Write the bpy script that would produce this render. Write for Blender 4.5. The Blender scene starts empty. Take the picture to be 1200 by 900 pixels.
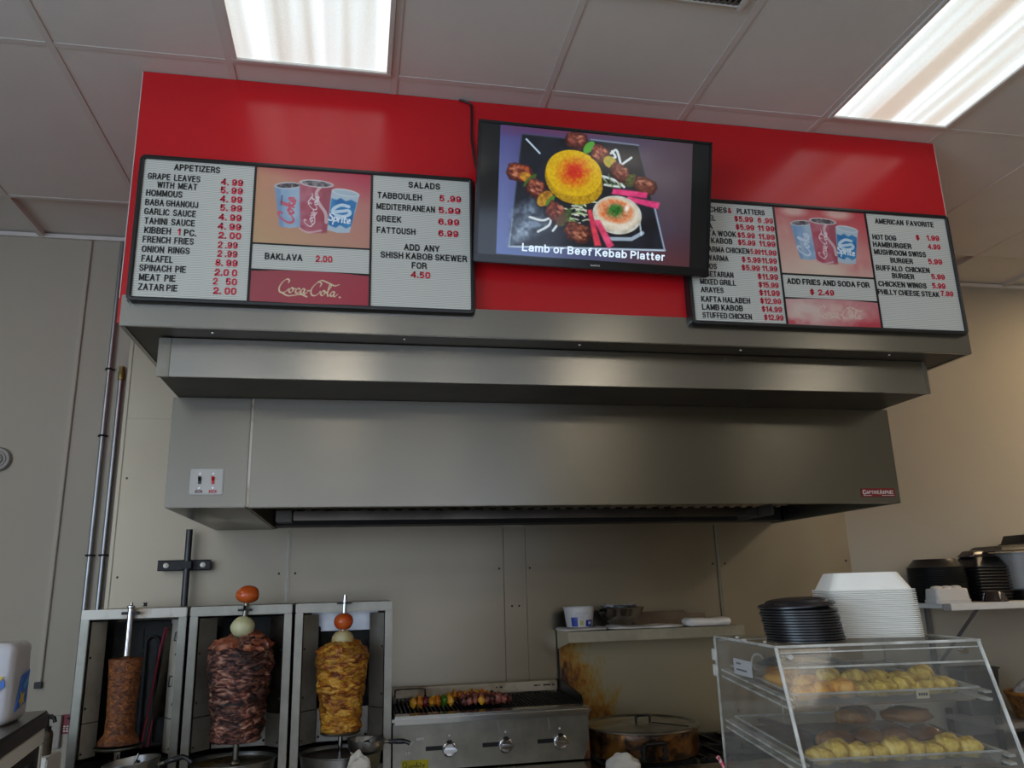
import bpy, bmesh, math, random
import numpy as np
from mathutils import Vector, Matrix, noise

SC = bpy.context.scene
COL = SC.collection
# ------------------------------------------------------------------ camera
cam_data = bpy.data.cameras.new('camera')
cam = bpy.data.objects.new('camera', cam_data)
COL.objects.link(cam)
CR = Vector((0.98143163, -0.18994561, -0.02669509))
CU = Vector((-0.02224542, -0.25094762, 0.96774503))
CF = Vector((0.19051799, 0.94918173, 0.25051335))
cam.matrix_world = Matrix(((CR.x, CU.x, -CF.x, 0), (CR.y, CU.y, -CF.y, 0), (CR.z, CU.z, -CF.z, 1.65), (0, 0, 0, 1)))
cam_data.sensor_width = 36
cam_data.lens = 919.06 * 36 / 1200
cam_data.clip_start = 0.05
SC.camera = cam
# ------------------------------------------------------------------ look and light
SC.view_settings.view_transform = 'Standard'
SC.view_settings.look = 'None'
SC.view_settings.gamma = 1
SC.view_settings.use_curve_mapping = False
SC.view_settings.exposure = 0.95
SC.cycles.max_bounces = 10
SC.cycles.transparent_max_bounces = 48
SC.cycles.caustics_reflective = False
SC.cycles.caustics_refractive = False
SC.cycles.sample_clamp_indirect = 4

world = bpy.data.worlds.new('sky')
SC.world = world
world.use_nodes = True
wn = world.node_tree.nodes
wn['Background'].inputs['Color'].default_value = (0.55, 0.70, 1.0, 1)
wn['Background'].inputs['Strength'].default_value = 0.8

def area(name, loc, rot, sx, sy, power, color):
    l = bpy.data.lights.new(name, 'AREA')
    l.shape = 'RECTANGLE'; l.size = sx; l.size_y = sy; l.energy = power; l.color = color
    o = bpy.data.objects.new(name, l); COL.objects.link(o)
    o.location = loc; o.rotation_euler = rot
    return o
# daylight that comes through the shop windows (behind and to the left of the counter)
area('daylight_front', (-0.6, -5.25, 1.9), (math.radians(90), 0, 0), 6.6, 2.3, 16, (0.90, 0.95, 1.0))
area('daylight_left', (-4.75, -2.4, 1.9), (0, math.radians(-90), 0), 2.3, 4.5, 130, (0.62, 0.80, 1.0))
LAMP_STRENGTH = 4.3        # fittings out of view, kept brighter to light the room
LENS_STRENGTH = 0.56       # the two fittings in view, dimmed so their bands stay below white

# ------------------------------------------------------------------ helpers
def s2l(c):
    c = c / 255.0
    return c / 12.92 if c <= 0.04045 else ((c + 0.055) / 1.055) ** 2.4
def rgb(h):
    h = h.lstrip('#')
    return tuple(s2l(int(h[i:i + 2], 16)) for i in (0, 2, 4))
def ramp(nt, fac, stops):
    r = nt.nodes.new('ShaderNodeValToRGB')
    while len(r.color_ramp.elements) < len(stops):
        r.color_ramp.elements.new(0.5)
    for e, (p_, c) in zip(r.color_ramp.elements, stops):
        e.position = p_; e.color = (*c, 1)
    nt.links.new(fac, r.inputs[0])
    return r
def noise_node(nt, scale, detail=4, stretch=None, rough=0.6, distort=0.0):
    tc = nt.nodes.new('ShaderNodeTexCoord')
    out = tc.outputs['Object']
    if stretch:
        m = nt.nodes.new('ShaderNodeMapping'); m.inputs['Scale'].default_value = stretch
        nt.links.new(out, m.inputs['Vector']); out = m.outputs['Vector']
    n = nt.nodes.new('ShaderNodeTexNoise')
    n.inputs['Scale'].default_value = scale; n.inputs['Detail'].default_value = detail
    n.inputs['Roughness'].default_value = rough; n.inputs['Distortion'].default_value = distort
    nt.links.new(out, n.inputs['Vector'])
    return n
MATS = {}
def mat(name, color, rough=0.5, metal=0.0, var=0.0, scale=6.0, stretch=None, bump=0.0, bscale=None, bstretch=None,
        color2=None, span=(0.35, 0.65), coat=0.0, sub=0.0, alpha=None, spec=0.5, rvar=0.0, distort=0.0, detail=5):
    if name in MATS: return MATS[name]
    c = rgb(color) if isinstance(color, str) else color
    m = bpy.data.materials.new(name); m.use_nodes = True
    nt = m.node_tree; b = nt.nodes['Principled BSDF']
    b.inputs['Base Color'].default_value = (*c, 1)
    b.inputs['Roughness'].default_value = rough; b.inputs['Metallic'].default_value = metal
    b.inputs['Specular IOR Level'].default_value = spec
    b.inputs['Coat Weight'].default_value = coat
    if sub: b.inputs['Subsurface Weight'].default_value = sub; b.inputs['Subsurface Radius'].default_value = (0.02, 0.01, 0.006); b.inputs['Subsurface Scale'].default_value = 0.5
    n = noise_node(nt, scale, detail, stretch, distort=distort)
    if color2 is not None or var:
        c2 = (rgb(color2) if isinstance(color2, str) else color2) if color2 is not None else tuple(v * (1 - var) for v in c)
        r = ramp(nt, n.outputs[0], [(span[0], c2), (span[1], c)])
        nt.links.new(r.outputs[0], b.inputs['Base Color'])
    if rvar:
        mr = nt.nodes.new('ShaderNodeMapRange')
        mr.inputs['From Min'].default_value = 0.3; mr.inputs['From Max'].default_value = 0.7
        mr.inputs['To Min'].default_value = rough - rvar; mr.inputs['To Max'].default_value = rough + rvar
        nt.links.new(n.outputs[0], mr.inputs['Value']); nt.links.new(mr.outputs[0], b.inputs['Roughness'])
    if bump:
        n2 = noise_node(nt, bscale or scale, 3, bstretch or stretch)
        bp = nt.nodes.new('ShaderNodeBump'); bp.inputs['Strength'].default_value = bump; bp.inputs['Distance'].default_value = 0.01
        nt.links.new(n2.outputs[0], bp.inputs['Height']); nt.links.new(bp.outputs[0], b.inputs['Normal'])
    MATS[name] = m
    return m
def emit_mat(name, color, strength, attr=None, gloss=0.0):
    if name in MATS: return MATS[name]
    m = bpy.data.materials.new(name); m.use_nodes = True
    nt = m.node_tree; b = nt.nodes['Principled BSDF']
    b.inputs['Base Color'].default_value = (0.01, 0.01, 0.01, 1); b.inputs['Roughness'].default_value = 0.12 if gloss else 0.6
    b.inputs['Emission Color'].default_value = (*(rgb(color) if isinstance(color, str) else color), 1)
    b.inputs['Emission Strength'].default_value = strength
    if attr:
        a = nt.nodes.new('ShaderNodeAttribute'); a.attribute_name = attr
        nt.links.new(a.outputs['Color'], b.inputs['Emission Color'])
    MATS[name] = m
    return m
def acrylic(name, trans, tint, haze, gloss_rough=0.05):
    if name in MATS: return MATS[name]
    m = bpy.data.materials.new(name); m.use_nodes = True
    nt = m.node_tree; nt.nodes.remove(nt.nodes['Principled BSDF'])
    out = nt.nodes['Material Output']
    t = nt.nodes.new('ShaderNodeBsdfTransparent'); t.inputs[0].default_value = (*trans, 1)
    d = nt.nodes.new('ShaderNodeBsdfDiffuse'); d.inputs[0].default_value = (*tint, 1)
    g = nt.nodes.new('ShaderNodeBsdfGlossy'); g.inputs['Roughness'].default_value = gloss_rough
    n = noise_node(nt, 14, 4)
    mr = nt.nodes.new('ShaderNodeMapRange'); mr.inputs['From Min'].default_value = 0.35; mr.inputs['From Max'].default_value = 0.75
    mr.inputs['To Min'].default_value = haze * 0.6; mr.inputs['To Max'].default_value = haze * 1.6
    nt.links.new(n.outputs[0], mr.inputs['Value'])
    m1 = nt.nodes.new('ShaderNodeMixShader'); nt.links.new(mr.outputs[0], m1.inputs[0])
    nt.links.new(t.outputs[0], m1.inputs[1]); nt.links.new(d.outputs[0], m1.inputs[2])
    lw = nt.nodes.new('ShaderNodeLayerWeight'); lw.inputs['Blend'].default_value = 0.5
    pw = nt.nodes.new('ShaderNodeMath'); pw.operation = 'POWER'; pw.inputs[1].default_value = 4.0; nt.links.new(lw.outputs['Facing'], pw.inputs[0])
    f = nt.nodes.new('ShaderNodeMath'); f.operation = 'MULTIPLY_ADD'; f.inputs[1].default_value = 0.26; f.inputs[2].default_value = 0.018; nt.links.new(pw.outputs[0], f.inputs[0])
    m2 = nt.nodes.new('ShaderNodeMixShader'); nt.links.new(f.outputs[0], m2.inputs[0])
    nt.links.new(m1.outputs[0], m2.inputs[1]); nt.links.new(g.outputs[0], m2.inputs[2])
    nt.links.new(m2.outputs[0], out.inputs['Surface'])
    MATS[name] = m
    return m

class MB:
    """collects shapes and links them as ONE mesh object"""
    def __init__(s): s.v = []; s.f = []; s.m = []
    def add(s, v, f, m=0, xf=None):
        k = len(s.v)
        s.v += [tuple(xf @ Vector(p)) if xf else tuple(p) for p in v]
        s.f += [tuple(i + k for i in q) for q in f]; s.m += [m] * len(f)
        return s
    def box(s, x0, x1, y0, y1, z0, z1, bev=0.0, m=0, xf=None, seg=2):
        bm = bmesh.new()
        bmesh.ops.create_cube(bm, size=1)
        for v in bm.verts:
            v.co = ((x0 + x1) / 2 + v.co.x * (x1 - x0), (y0 + y1) / 2 + v.co.y * (y1 - y0), (z0 + z1) / 2 + v.co.z * (z1 - z0))
        if bev: bmesh.ops.bevel(bm, geom=list(bm.edges), offset=bev, segments=seg, affect='EDGES', clamp_overlap=True)
        return s._bm(bm, m, xf)
    def _bm(s, bm, m, xf):
        bm.verts.index_update()
        s.add([v.co.copy() for v in bm.verts], [[v.index for v in f.verts] for f in bm.faces], m, xf)
        bm.free(); return s
    def prism(s, pts, vec, m=0, xf=None):
        n = len(pts); v = [Vector(p) for p in pts]; w = [p + Vector(vec) for p in v]
        f = [list(range(n))[::-1], list(range(n, 2 * n))] + [[i, (i + 1) % n, n + (i + 1) % n, n + i] for i in range(n)]
        return s.add(v + w, f, m, xf)
    def lathe(s, prof, c=(0, 0, 0), seg=32, m=0, xf=None, sx=1.0, sy=1.0, caps=True):
        v = []; f = []
        for r, z in prof:
            for i in range(seg):
                a = 2 * math.pi * i / seg
                v.append((c[0] + sx * r * math.cos(a), c[1] + sy * r * math.sin(a), c[2] + z))
        for j in range(len(prof) - 1):
            for i in range(seg):
                k = (i + 1) % seg
                f.append((j * seg + i, j * seg + k, (j + 1) * seg + k, (j + 1) * seg + i))
        if caps and prof[0][0] > 1e-4: f.append(tuple(range(seg))[::-1])
        if caps and prof[-1][0] > 1e-4: f.append(tuple(range((len(prof) - 1) * seg, len(prof) * seg)))
        return s.add(v, f, m, xf)
    def tube(s, pts, r, seg=10, m=0, xf=None, cap=True):
        pts = [Vector(p) for p in pts]; rs = r if isinstance(r, (list, tuple)) else [r] * len(pts)
        v = []; f = []; up = None
        for i, p in enumerate(pts):
            t = (pts[min(i + 1, len(pts) - 1)] - pts[max(i - 1, 0)]).normalized()
            if up is None: up = t.orthogonal().normalized()
            up = (up - t * up.dot(t)).normalized(); b = t.cross(up)
            for k in range(seg):
                a = 2 * math.pi * k / seg
                v.append(p + rs[i] * (up * math.cos(a) + b * math.sin(a)))
        for i in range(len(pts) - 1):
            for k in range(seg):
                q = (k + 1) % seg
                f.append((i * seg + k, i * seg + q, (i + 1) * seg + q, (i + 1) * seg + k))
        if cap:
            f.append(tuple(range(seg))[::-1]); f.append(tuple(range((len(pts) - 1) * seg, len(pts) * seg)))
        return s.add(v, f, m, xf)
    def grid(s, fn, nu, nv, m=0, xf=None):
        v = [fn(i / nu, j / nv) for j in range(nv + 1) for i in range(nu + 1)]
        f = [(j * (nu + 1) + i, j * (nu + 1) + i + 1, (j + 1) * (nu + 1) + i + 1, (j + 1) * (nu + 1) + i) for j in range(nv) for i in range(nu)]
        return s.add(v, f, m, xf)
    def blob(s, c, r, seed=0, amp=0.12, freq=1.5, m=0, seg=14, rings=9, xf=None):
        v = []; f = []
        for j in range(rings + 1):
            t = math.pi * j / rings
            for i in range(seg):
                a = 2 * math.pi * i / seg
                d = Vector((math.sin(t) * math.cos(a), math.sin(t) * math.sin(a), math.cos(t)))
                k = 1 + amp * noise.noise(d * freq + Vector((seed * 7.3, seed * 3.1, seed)))
                v.append((c[0] + d.x * r[0] * k, c[1] + d.y * r[1] * k, c[2] + d.z * r[2] * k))
        for j in range(rings):
            for i in range(seg):
                q = (i + 1) % seg
                f.append((j * seg + i, (j + 1) * seg + i, (j + 1) * seg + q, j * seg + q))
        return s.add(v, f, m, xf)
    def build(s, name, mats, parent=None, smooth=35, label=None, merge=True):
        me = bpy.data.meshes.new(name)
        me.from_pydata([tuple(p) for p in s.v], [], s.f)
        me.polygons.foreach_set('material_index', s.m)
        for mm in (mats if isinstance(mats, (list, tuple)) else [mats]): me.materials.append(mm)
        bm = bmesh.new(); bm.from_mesh(me)
        if merge: bmesh.ops.remove_doubles(bm, verts=bm.verts, dist=1e-5)
        bmesh.ops.recalc_face_normals(bm, faces=bm.faces)
        bm.to_mesh(me); bm.free()
        if smooth:
            me.polygons.foreach_set('use_smooth', [True] * len(me.polygons))
            me.set_sharp_from_angle(angle=math.radians(smooth))
        o = bpy.data.objects.new(name, me); COL.objects.link(o)
        if parent: o.parent = parent
        if label: o['label'] = label
        return o
def tag(o, label, cat, group=None, kind=None):
    o['label'] = label; o['category'] = cat
    if group: o['group'] = group
    if kind: o['kind'] = kind
    return o
def thing(name, label, cat, loc=(0, 0, 0), rz=0.0, group=None):
    o = bpy.data.objects.new(name, None); COL.objects.link(o)
    o.empty_display_size = 0.05
    o.location = loc; o.rotation_euler = (0, 0, rz)
    return tag(o, label, cat, group)
def struct(o):
    o['kind'] = 'structure'; return o
def copy_tree(o, parent=None):
    c = o.copy(); COL.objects.link(c)
    if parent: c.parent = parent
    for ch in list(o.children): copy_tree(ch, c)
    return c
# ------------------------------------------------------------------ lettering: plain sign letters drawn as strokes
def arc(cx, cy, rx, ry, a0, a1, n=8):
    return [(cx + rx * math.cos(math.radians(a0 + (a1 - a0) * i / n)), cy + ry * math.sin(math.radians(a0 + (a1 - a0) * i / n))) for i in range(n + 1)]
def glyphs():
    G = {}
    h = 0.5      # letters are 1 high; widths as listed, stroke centre lines inset by the caller
    G['A'] = (.62, [[(0, 0), (.31, 1), (.62, 0)], [(.11, .34), (.51, .34)]])
    G['B'] = (.56, [[(0, 0), (0, 1), (.30, 1)] + arc(.30, .76, .24, .24, 90, -90) + [(0, .52)], [(.30, .52)] + arc(.30, .26, .26, .26, 90, -90) + [(0, 0)]])
    G['C'] = (.58, [arc(.30, .70, .30, .30, 15, 180) + arc(.30, .30, .30, .30, 180, 345)])
    G['D'] = (.58, [[(0, 0), (0, 1), (.26, 1)] + arc(.26, .66, .32, .34, 90, 0) + arc(.26, .34, .32, .34, 0, -90) + [(0, 0)]])
    G['E'] = (.50, [[(.50, 1), (0, 1), (0, 0), (.50, 0)], [(0, .52), (.45, .52)]])
    G['F'] = (.48, [[(.48, 1), (0, 1), (0, 0)], [(0, .50), (.42, .50)]])
    G['G'] = (.60, [arc(.30, .70, .30, .30, 20, 180) + arc(.30, .30, .30, .30, 180, 350) + [(.60, .46), (.34, .46)]])
    G['H'] = (.56, [[(0, 0), (0, 1)], [(.56, 0), (.56, 1)], [(0, .52), (.56, .52)]])
    G['I'] = (.0, [[(0, 0), (0, 1)]])
    G['J'] = (.42, [[(.42, 1), (.42, .22)] + arc(.21, .22, .21, .22, 0, -180)])
    G['K'] = (.56, [[(0, 0), (0, 1)], [(.54, 1), (0, .36)], [(.19, .56), (.56, 0)]])
    G['L'] = (.46, [[(0, 1), (0, 0), (.46, 0)]])
    G['M'] = (.68, [[(0, 0), (0, 1), (.34, .12), (.68, 1), (.68, 0)]])
    G['N'] = (.56, [[(0, 0), (0, 1), (.56, 0), (.56, 1)]])
    G['O'] = (.62, [arc(.31, .68, .31, .32, 0, 180) + arc(.31, .32, .31, .32, 180, 360) + [(.62, .68)]])
    G['P'] = (.54, [[(0, 0), (0, 1), (.27, 1)] + arc(.27, .73, .27, .27, 90, -90) + [(0, .46)]])
    G['Q'] = (.62, G['O'][1] + [[(.36, .24), (.64, -.04)]])
    G['R'] = (.56, [[(0, 0), (0, 1), (.28, 1)] + arc(.28, .75, .26, .25, 90, -90) + [(0, .50)], [(.28, .50), (.46, .42), (.52, .22), (.56, 0)]])
    G['S'] = (.54, [arc(.27, .75, .27, .25, 20, 250, 10) + arc(.27, .26, .27, .26, 70, -160, 10)])
    G['T'] = (.56, [[(0, 1), (.56, 1)], [(.28, 1), (.28, 0)]])
    G['U'] = (.56, [[(0, 1), (0, .28)] + arc(.28, .28, .28, .28, 180, 360) + [(.56, 1)]])
    G['V'] = (.60, [[(0, 1), (.30, 0), (.60, 1)]])
    G['W'] = (.86, [[(0, 1), (.20, 0), (.43, .96), (.66, 0), (.86, 1)]])
    G['X'] = (.58, [[(0, 0), (.58, 1)], [(0, 1), (.58, 0)]])
    G['Y'] = (.60, [[(0, 1), (.30, .46), (.60, 1)], [(.30, .46), (.30, 0)]])
    G['Z'] = (.54, [[(0, 1), (.54, 1), (0, 0), (.54, 0)]])
    G['0'] = (.50, [arc(.25, .72, .25, .28, 0, 180) + arc(.25, .28, .25, .28, 180, 360) + [(.50, .72)]])
    G['1'] = (.24, [[(0, .78), (.12, .84), (.24, 1), (.24, 0)]])
    G['2'] = (.50, [arc(.25, .73, .25, .27, 175, -20) + [(.40, .48), (.08, .16), (0, 0), (.50, 0)]])
    G['4'] = (.54, [[(.42, 0), (.42, 1), (0, .30), (.54, .30)]])
    G['5'] = (.50, [[(.46, 1), (.08, 1), (.05, .52)] + arc(.25, .33, .25, .33, 128, -140, 12)])
    G['6'] = (.50, [arc(.25, .72, .25, .28, 25, 180) + [(0, .34)], arc(.25, .32, .25, .32, 0, 360, 14)])
    G['7'] = (.48, [[(0, 1), (.48, 1), (.24, .5), (.14, 0)]])
    G['8'] = (.50, [arc(.25, .76, .22, .24, 0, 360, 14), arc(.25, .26, .25, .26, 0, 360, 14)])
    G['9'] = (.50, [arc(.25, .68, .25, .32, 0, 360, 14), [(.50, .66)] + arc(.25, .28, .25, .28, 0, -155)])
    G['.'] = (.0, [[(0, -.01), (0, .05)]])
    G['$'] = (.50, [[(a * .93, b * .86 + .07) for a, b in G['S'][1][0]], [(.25, -.08), (.25, 1.08)]])
    G['&'] = (.60, [[(.60, 0), (.14, .72), (.16, .94), (.30, 1), (.42, .90), (.40, .72), (.08, .42), (.02, .18), (.18, 0), (.38, .06), (.58, .42)]])
    G['a'] = (.46, [[(.03, .56)] + arc(.23, .52, .21, .20, 160, 0) + [(.44, 0)], [(.44, .40), (.16, .36)] + arc(.17, .18, .17, .18, 95, 270) + [(.34, .06), (.44, .2)]])
    G['b'] = (.48, [[(0, 0), (0, 1)], arc(.24, .36, .24, .36, 180, -180, 16)])
    G['e'] = (.48, [[(.02, .38), (.47, .38)] + arc(.24, .36, .24, .36, 5, 320, 14)])
    G['f'] = (.28, [[(.30, .98), (.20, 1), (.11, .90), (.11, 0)], [(0, .70), (.28, .70)]])
    G['l'] = (.0, [[(0, 0), (0, 1)]])
    G['m'] = (.76, [[(0, 0), (0, .72)], [(0, .50)] + arc(.19, .52, .19, .20, 170, 0) + [(.38, 0)], [(.38, .50)] + arc(.57, .52, .19, .20, 170, 0) + [(.76, 0)]])
    G['o'] = (.50, [arc(.25, .36, .25, .36, 0, 360, 16)])
    G['r'] = (.26, [[(0, 0), (0, .72)], [(0, .46)] + arc(.20, .50, .20, .22, 170, 80, 5)])
    G['s'] = (.42, [arc(.21, .54, .20, .17, 25, 250, 8) + arc(.21, .19, .21, .19, 70, -155, 8)])
    G['t'] = (.26, [[(.11, .94), (.11, .12), (.18, 0), (.27, .02)], [(0, .70), (.26, .70)]])
    G['w'] = (.66, [[(0, .72), (.16, 0), (.33, .68), (.50, 0), (.66, .72)]])
    return G
GLYPHS = glyphs()
def text(name, body, x0, x1, z, h, y, material, parent, bold=0.02, depth=0.0012, label=None, xf=None, weight=0.205):
    """raised sign lettering in the XZ plane facing -Y, fitted between x0 and x1, centred on height z"""
    w = weight * (0.85 + 6 * bold) * 0.98
    gap = 0.13; pen = 0.0; strokes = []
    for ch in body:
        if ch == ' ': pen += 0.30; continue
        gw, st = GLYPHS[ch]
        for s in st:
            run = []
            for i, (a, b) in enumerate(s):          # a stroke is broken where it turns a corner
                q = (pen + w / 2 + a, b * (1 - w) + w / 2)
                run.append(q)
                if 0 < i < len(s) - 1:
                    u = Vector((a - s[i - 1][0], b - s[i - 1][1])); v_ = Vector((s[i + 1][0] - a, s[i + 1][1] - b))
                    if u.length > 1e-6 and v_.length > 1e-6 and u.angle(v_) > math.radians(52): strokes.append(run); run = [q]
            strokes.append(run)
        pen += gw + w + gap
    total = max(pen - gap, 1e-6)
    kx = (x1 - x0) / total
    mb = MB()
    for s in strokes:
        P = [Vector((x0 + a * kx, z - h / 2 + b * h)) for a, b in s]
        hw = w / 2 * min(h, max(kx, h * 0.62)); hwx = w / 2 * kx
        n = len(P); closed = n > 3 and (P[0] - P[-1]).length < 1e-4 * h
        L, R = [], []
        for i, p in enumerate(P):
            a = P[i - 1] if i > 0 else (P[-2] if closed else None); b = P[i + 1] if i < n - 1 else (P[1] if closed else None)
            d1 = (p - a).normalized() if a is not None and (p - a).length > 1e-9 else None; d2 = (b - p).normalized() if b is not None and (b - p).length > 1e-9 else None
            if d1 is None and d2 is None: d1 = Vector((1, 0))
            d1 = d1 or d2; d2 = d2 or d1
            n1 = Vector((-d1.y, d1.x)); n2 = Vector((-d2.y, d2.x)); mt = n1 + n2
            mt = mt / max(mt.length_squared / 2, 0.55) if mt.length > 1e-6 else n1
            ext = Vector((0, 0))
            if not closed and i == 0: ext = -d2 * hw * 0.85
            if not closed and i == n - 1: ext = d1 * hw * 0.85
            q = Vector((mt.x * hwx, mt.y * hw * 0.94))
            if not closed and i in (0, n - 1): ext = Vector((ext.x * hwx / hw, ext.y * 0.98))
            L.append(p + q + ext); R.append(p - q + ext)
        V = []; k = len(P)
        for yy in (y - depth, y):
            V += [(q.x, yy, q.y) for q in L] + [(q.x, yy, q.y) for q in R]
        F = []
        for i in range(k - 1):
            F.append((i, i + 1, k + i + 1, k + i))
            F.append((i, 2 * k + i, 2 * k + i + 1, i + 1)); F.append((k + i, k + i + 1, 3 * k + i + 1, 3 * k + i))
        if not closed:
            F.append((0, k, 3 * k, 2 * k)); F.append((k - 1, 3 * k - 1, 4 * k - 1, 2 * k - 1))
        mb.add(V, F, 0, xf)
    return mb.build(name, material, parent, smooth=0, label=label, merge=False)

# ------------------------------------------------------------------ materials
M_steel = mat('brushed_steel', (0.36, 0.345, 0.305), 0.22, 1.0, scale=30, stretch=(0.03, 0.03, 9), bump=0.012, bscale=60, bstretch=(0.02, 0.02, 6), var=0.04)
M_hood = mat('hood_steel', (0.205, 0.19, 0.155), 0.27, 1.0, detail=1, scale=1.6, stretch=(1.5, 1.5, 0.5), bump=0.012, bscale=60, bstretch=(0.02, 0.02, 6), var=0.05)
M_wallsteel = mat('wall_sheet_steel', (0.37, 0.325, 0.25), 0.40, 1.0, rvar=0.06, detail=2, scale=1.3, bump=0.01, bscale=4, color2=(0.27, 0.23, 0.17), span=(0.25, 0.7))
for m_ in (M_steel, M_hood, M_wallsteel):
    nt_ = m_.node_tree; tg_ = nt_.nodes.new('ShaderNodeTangent'); tg_.direction_type = 'RADIAL'; tg_.axis = 'Z'
    b_ = nt_.nodes['Principled BSDF']; b_.inputs['Anisotropic'].default_value = 0.65; b_.inputs['Anisotropic Rotation'].default_value = 0.25
    nt_.links.new(tg_.outputs[0], b_.inputs['Tangent'])
M_frame = mat('machine_steel', (0.27, 0.255, 0.21), 0.38, 1.0, var=0.25, scale=9, bump=0.02)
M_worn = mat('greasy_steel', (0.36, 0.33, 0.28), 0.42, 1.0, color2=(0.20, 0.13, 0.07), scale=9, span=(0.28, 0.5), bump=0.03)
M_under = mat('shaded_greasy_underside', (0.11, 0.10, 0.085), 0.45, 0.9, var=0.35, scale=4)  # greasy steel, with the shade under soffit and hood put into its colour
M_dark = mat('black_metal', (0.012, 0.011, 0.010), 0.45, 0.4, var=0.4, scale=12)
M_black = mat('black_plastic', (0.012, 0.012, 0.013), 0.32, var=0.2)
M_chrome = mat('chrome', (0.62, 0.62, 0.64), 0.12, 1.0, var=0.05)
M_white = mat('white_plastic', '#d9d7d0', 0.45, var=0.04)
M_wall = mat('wall_paint', '#a69d8c', 0.62, var=0.05, scale=1.3, bump=0.02, bscale=60)
M_red = mat('red_gloss_paint', (0.56, 0.011, 0.016), 0.22, var=0.08, scale=2, bump=0.02, bscale=7, spec=0.5)
M_ceil = mat('ceiling_tile', '#d9d5cd', 0.85, var=0.05, scale=3, bump=0.08, bscale=160)
M_tee = mat('ceiling_tee', '#d2ccc4', 0.5, var=0.03)
M_floor = mat('quarry_tile', '#a69d90', 0.4, var=0.2, scale=3)
M_letter = mat('black_letter', (0.012, 0.012, 0.012), 0.5, var=0.1)
M_redletter = mat('red_letter', (0.62, 0.02, 0.05), 0.45, var=0.1)
M_whiteletter = mat('white_letter', '#dcd8d0', 0.5, var=0.04)
# ------------------------------------------------------------------ the room
M_soot = mat('sooty_steel', (0.16, 0.135, 0.105), 0.45, 0.9, color2=(0.035, 0.028, 0.022), scale=6, span=(0.3, 0.62))
CEIL = 3.57; WY = 4.37
TX0, TP = 0.106, 0.6096          # ceiling grid: tee positions along X, pitch
TY0, TQ = 2.671, 1.2192          # and along Y
def room():
    mb = MB(); mb.box(-4.8, 6.2, -5.3, WY + 0.1, -0.1, 0)
    struct(mb.build('floor', M_floor, smooth=0))
    mb = MB(); mb.box(-4.8, 6.2, WY, WY + 0.1, 0, CEIL + 0.05)
    struct(mb.build('wall_back', M_wall, smooth=0))
    mb = MB(); mb.box(6.1, 6.2, -5.3, WY, 0, CEIL + 0.05)
    struct(mb.build('wall_right', M_wall, smooth=0))
    # front wall with one wide shop window, left wall with another
    mb = MB()
    mb.box(-4.8, 6.1, -5.2, -5.1, 0, 0.7); mb.box(-4.8, 6.1, -5.2, -5.1, 3.1, CEIL + 0.05)
    mb.box(-4.8, -3.9, -5.2, -5.1, 0.7, 3.1); mb.box(2.7, 6.1, -5.2, -5.1, 0.7, 3.1)
    struct(mb.build('wall_front', M_wall, smooth=0))
    mb = MB()
    mb.box(-4.7, -4.6, -5.1, WY, 0, 0.7); mb.box(-4.7, -4.6, -5.1, WY, 3.1, CEIL + 0.05)
    mb.box(-4.7, -4.6, -5.1, -4.7, 0.7, 3.1); mb.box(-4.7, -4.6, -0.1, WY, 0.7, 3.1)
    struct(mb.build('wall_left', M_wall, smooth=0))
    mb = MB()
    for k in range(5):
        x = -3.9 + k * 1.65; mb.box(x - 0.03, x + 0.03, -5.18, -5.12, 0.7, 3.1)
    for z in (0.73, 3.07): mb.box(-3.9, 2.7, -5.18, -5.12, z - 0.03, z + 0.03)
    struct(mb.build('window_1', M_frame, smooth=0))
    mb = MB()
    for k in range(5):
        y = -4.7 + k * 1.15; mb.box(-4.68, -4.62, y - 0.03, y + 0.03, 0.7, 3.1)
    for z in (0.73, 3.07): mb.box(-4.68, -4.62, -4.7, -0.1, z - 0.03, z + 0.03)
    struct(mb.build('window_2', M_frame, smooth=0))
    # suspended ceiling: tiles lying in a tee grid; tiles are left out where the light fittings sit
    mb = MB()
    holes = LIGHTS
    ix0, ix1 = -8, 10; iy0, iy1 = -6, 2
    for i in range(ix0, ix1):
        for j in range(iy0, iy1):
            x0 = TX0 + i * TP; x1 = x0 + TP; y1 = TY0 + j * TQ; y0 = y1 - TQ
            if (i, j) in holes: continue
            g = 0.013
            a0 = max(x0 + g, -4.6); a1 = min(x1 - g, 6.1); b0 = max(y0 + g, -5.1); b1 = min(y1 - g, WY)
            if a1 - a0 < 0.05 or b1 - b0 < 0.05: continue
            mb.box(a0, a1, b0, b1, CEIL + 0.003, CEIL + 0.02, m=0)
    for i in range(ix0, ix1 + 1):
        x = TX0 + i * TP
        if -4.6 < x < 6.1: mb.box(x - 0.0125, x + 0.0125, -5.1, WY, CEIL, CEIL + 0.03, m=1)
    for j in range(iy0 - 1, iy1):
        y = TY0 + j * TQ
        if -5.1 < y < WY: mb.box(-4.6, 6.1, y - 0.012, y + 0.012, CEIL + 0.0008, CEIL + 0.03, m=1)
    mb.box(-4.6, 6.1, -5.1, WY, CEIL + 0.03, CEIL + 0.06, m=0)
    mb.box(-4.6, 6.1, WY - 0.022, WY, CEIL - 0.002, CEIL + 0.02, m=1)
    struct(mb.build('ceiling', [M_ceil, M_tee], smooth=0))

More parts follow.
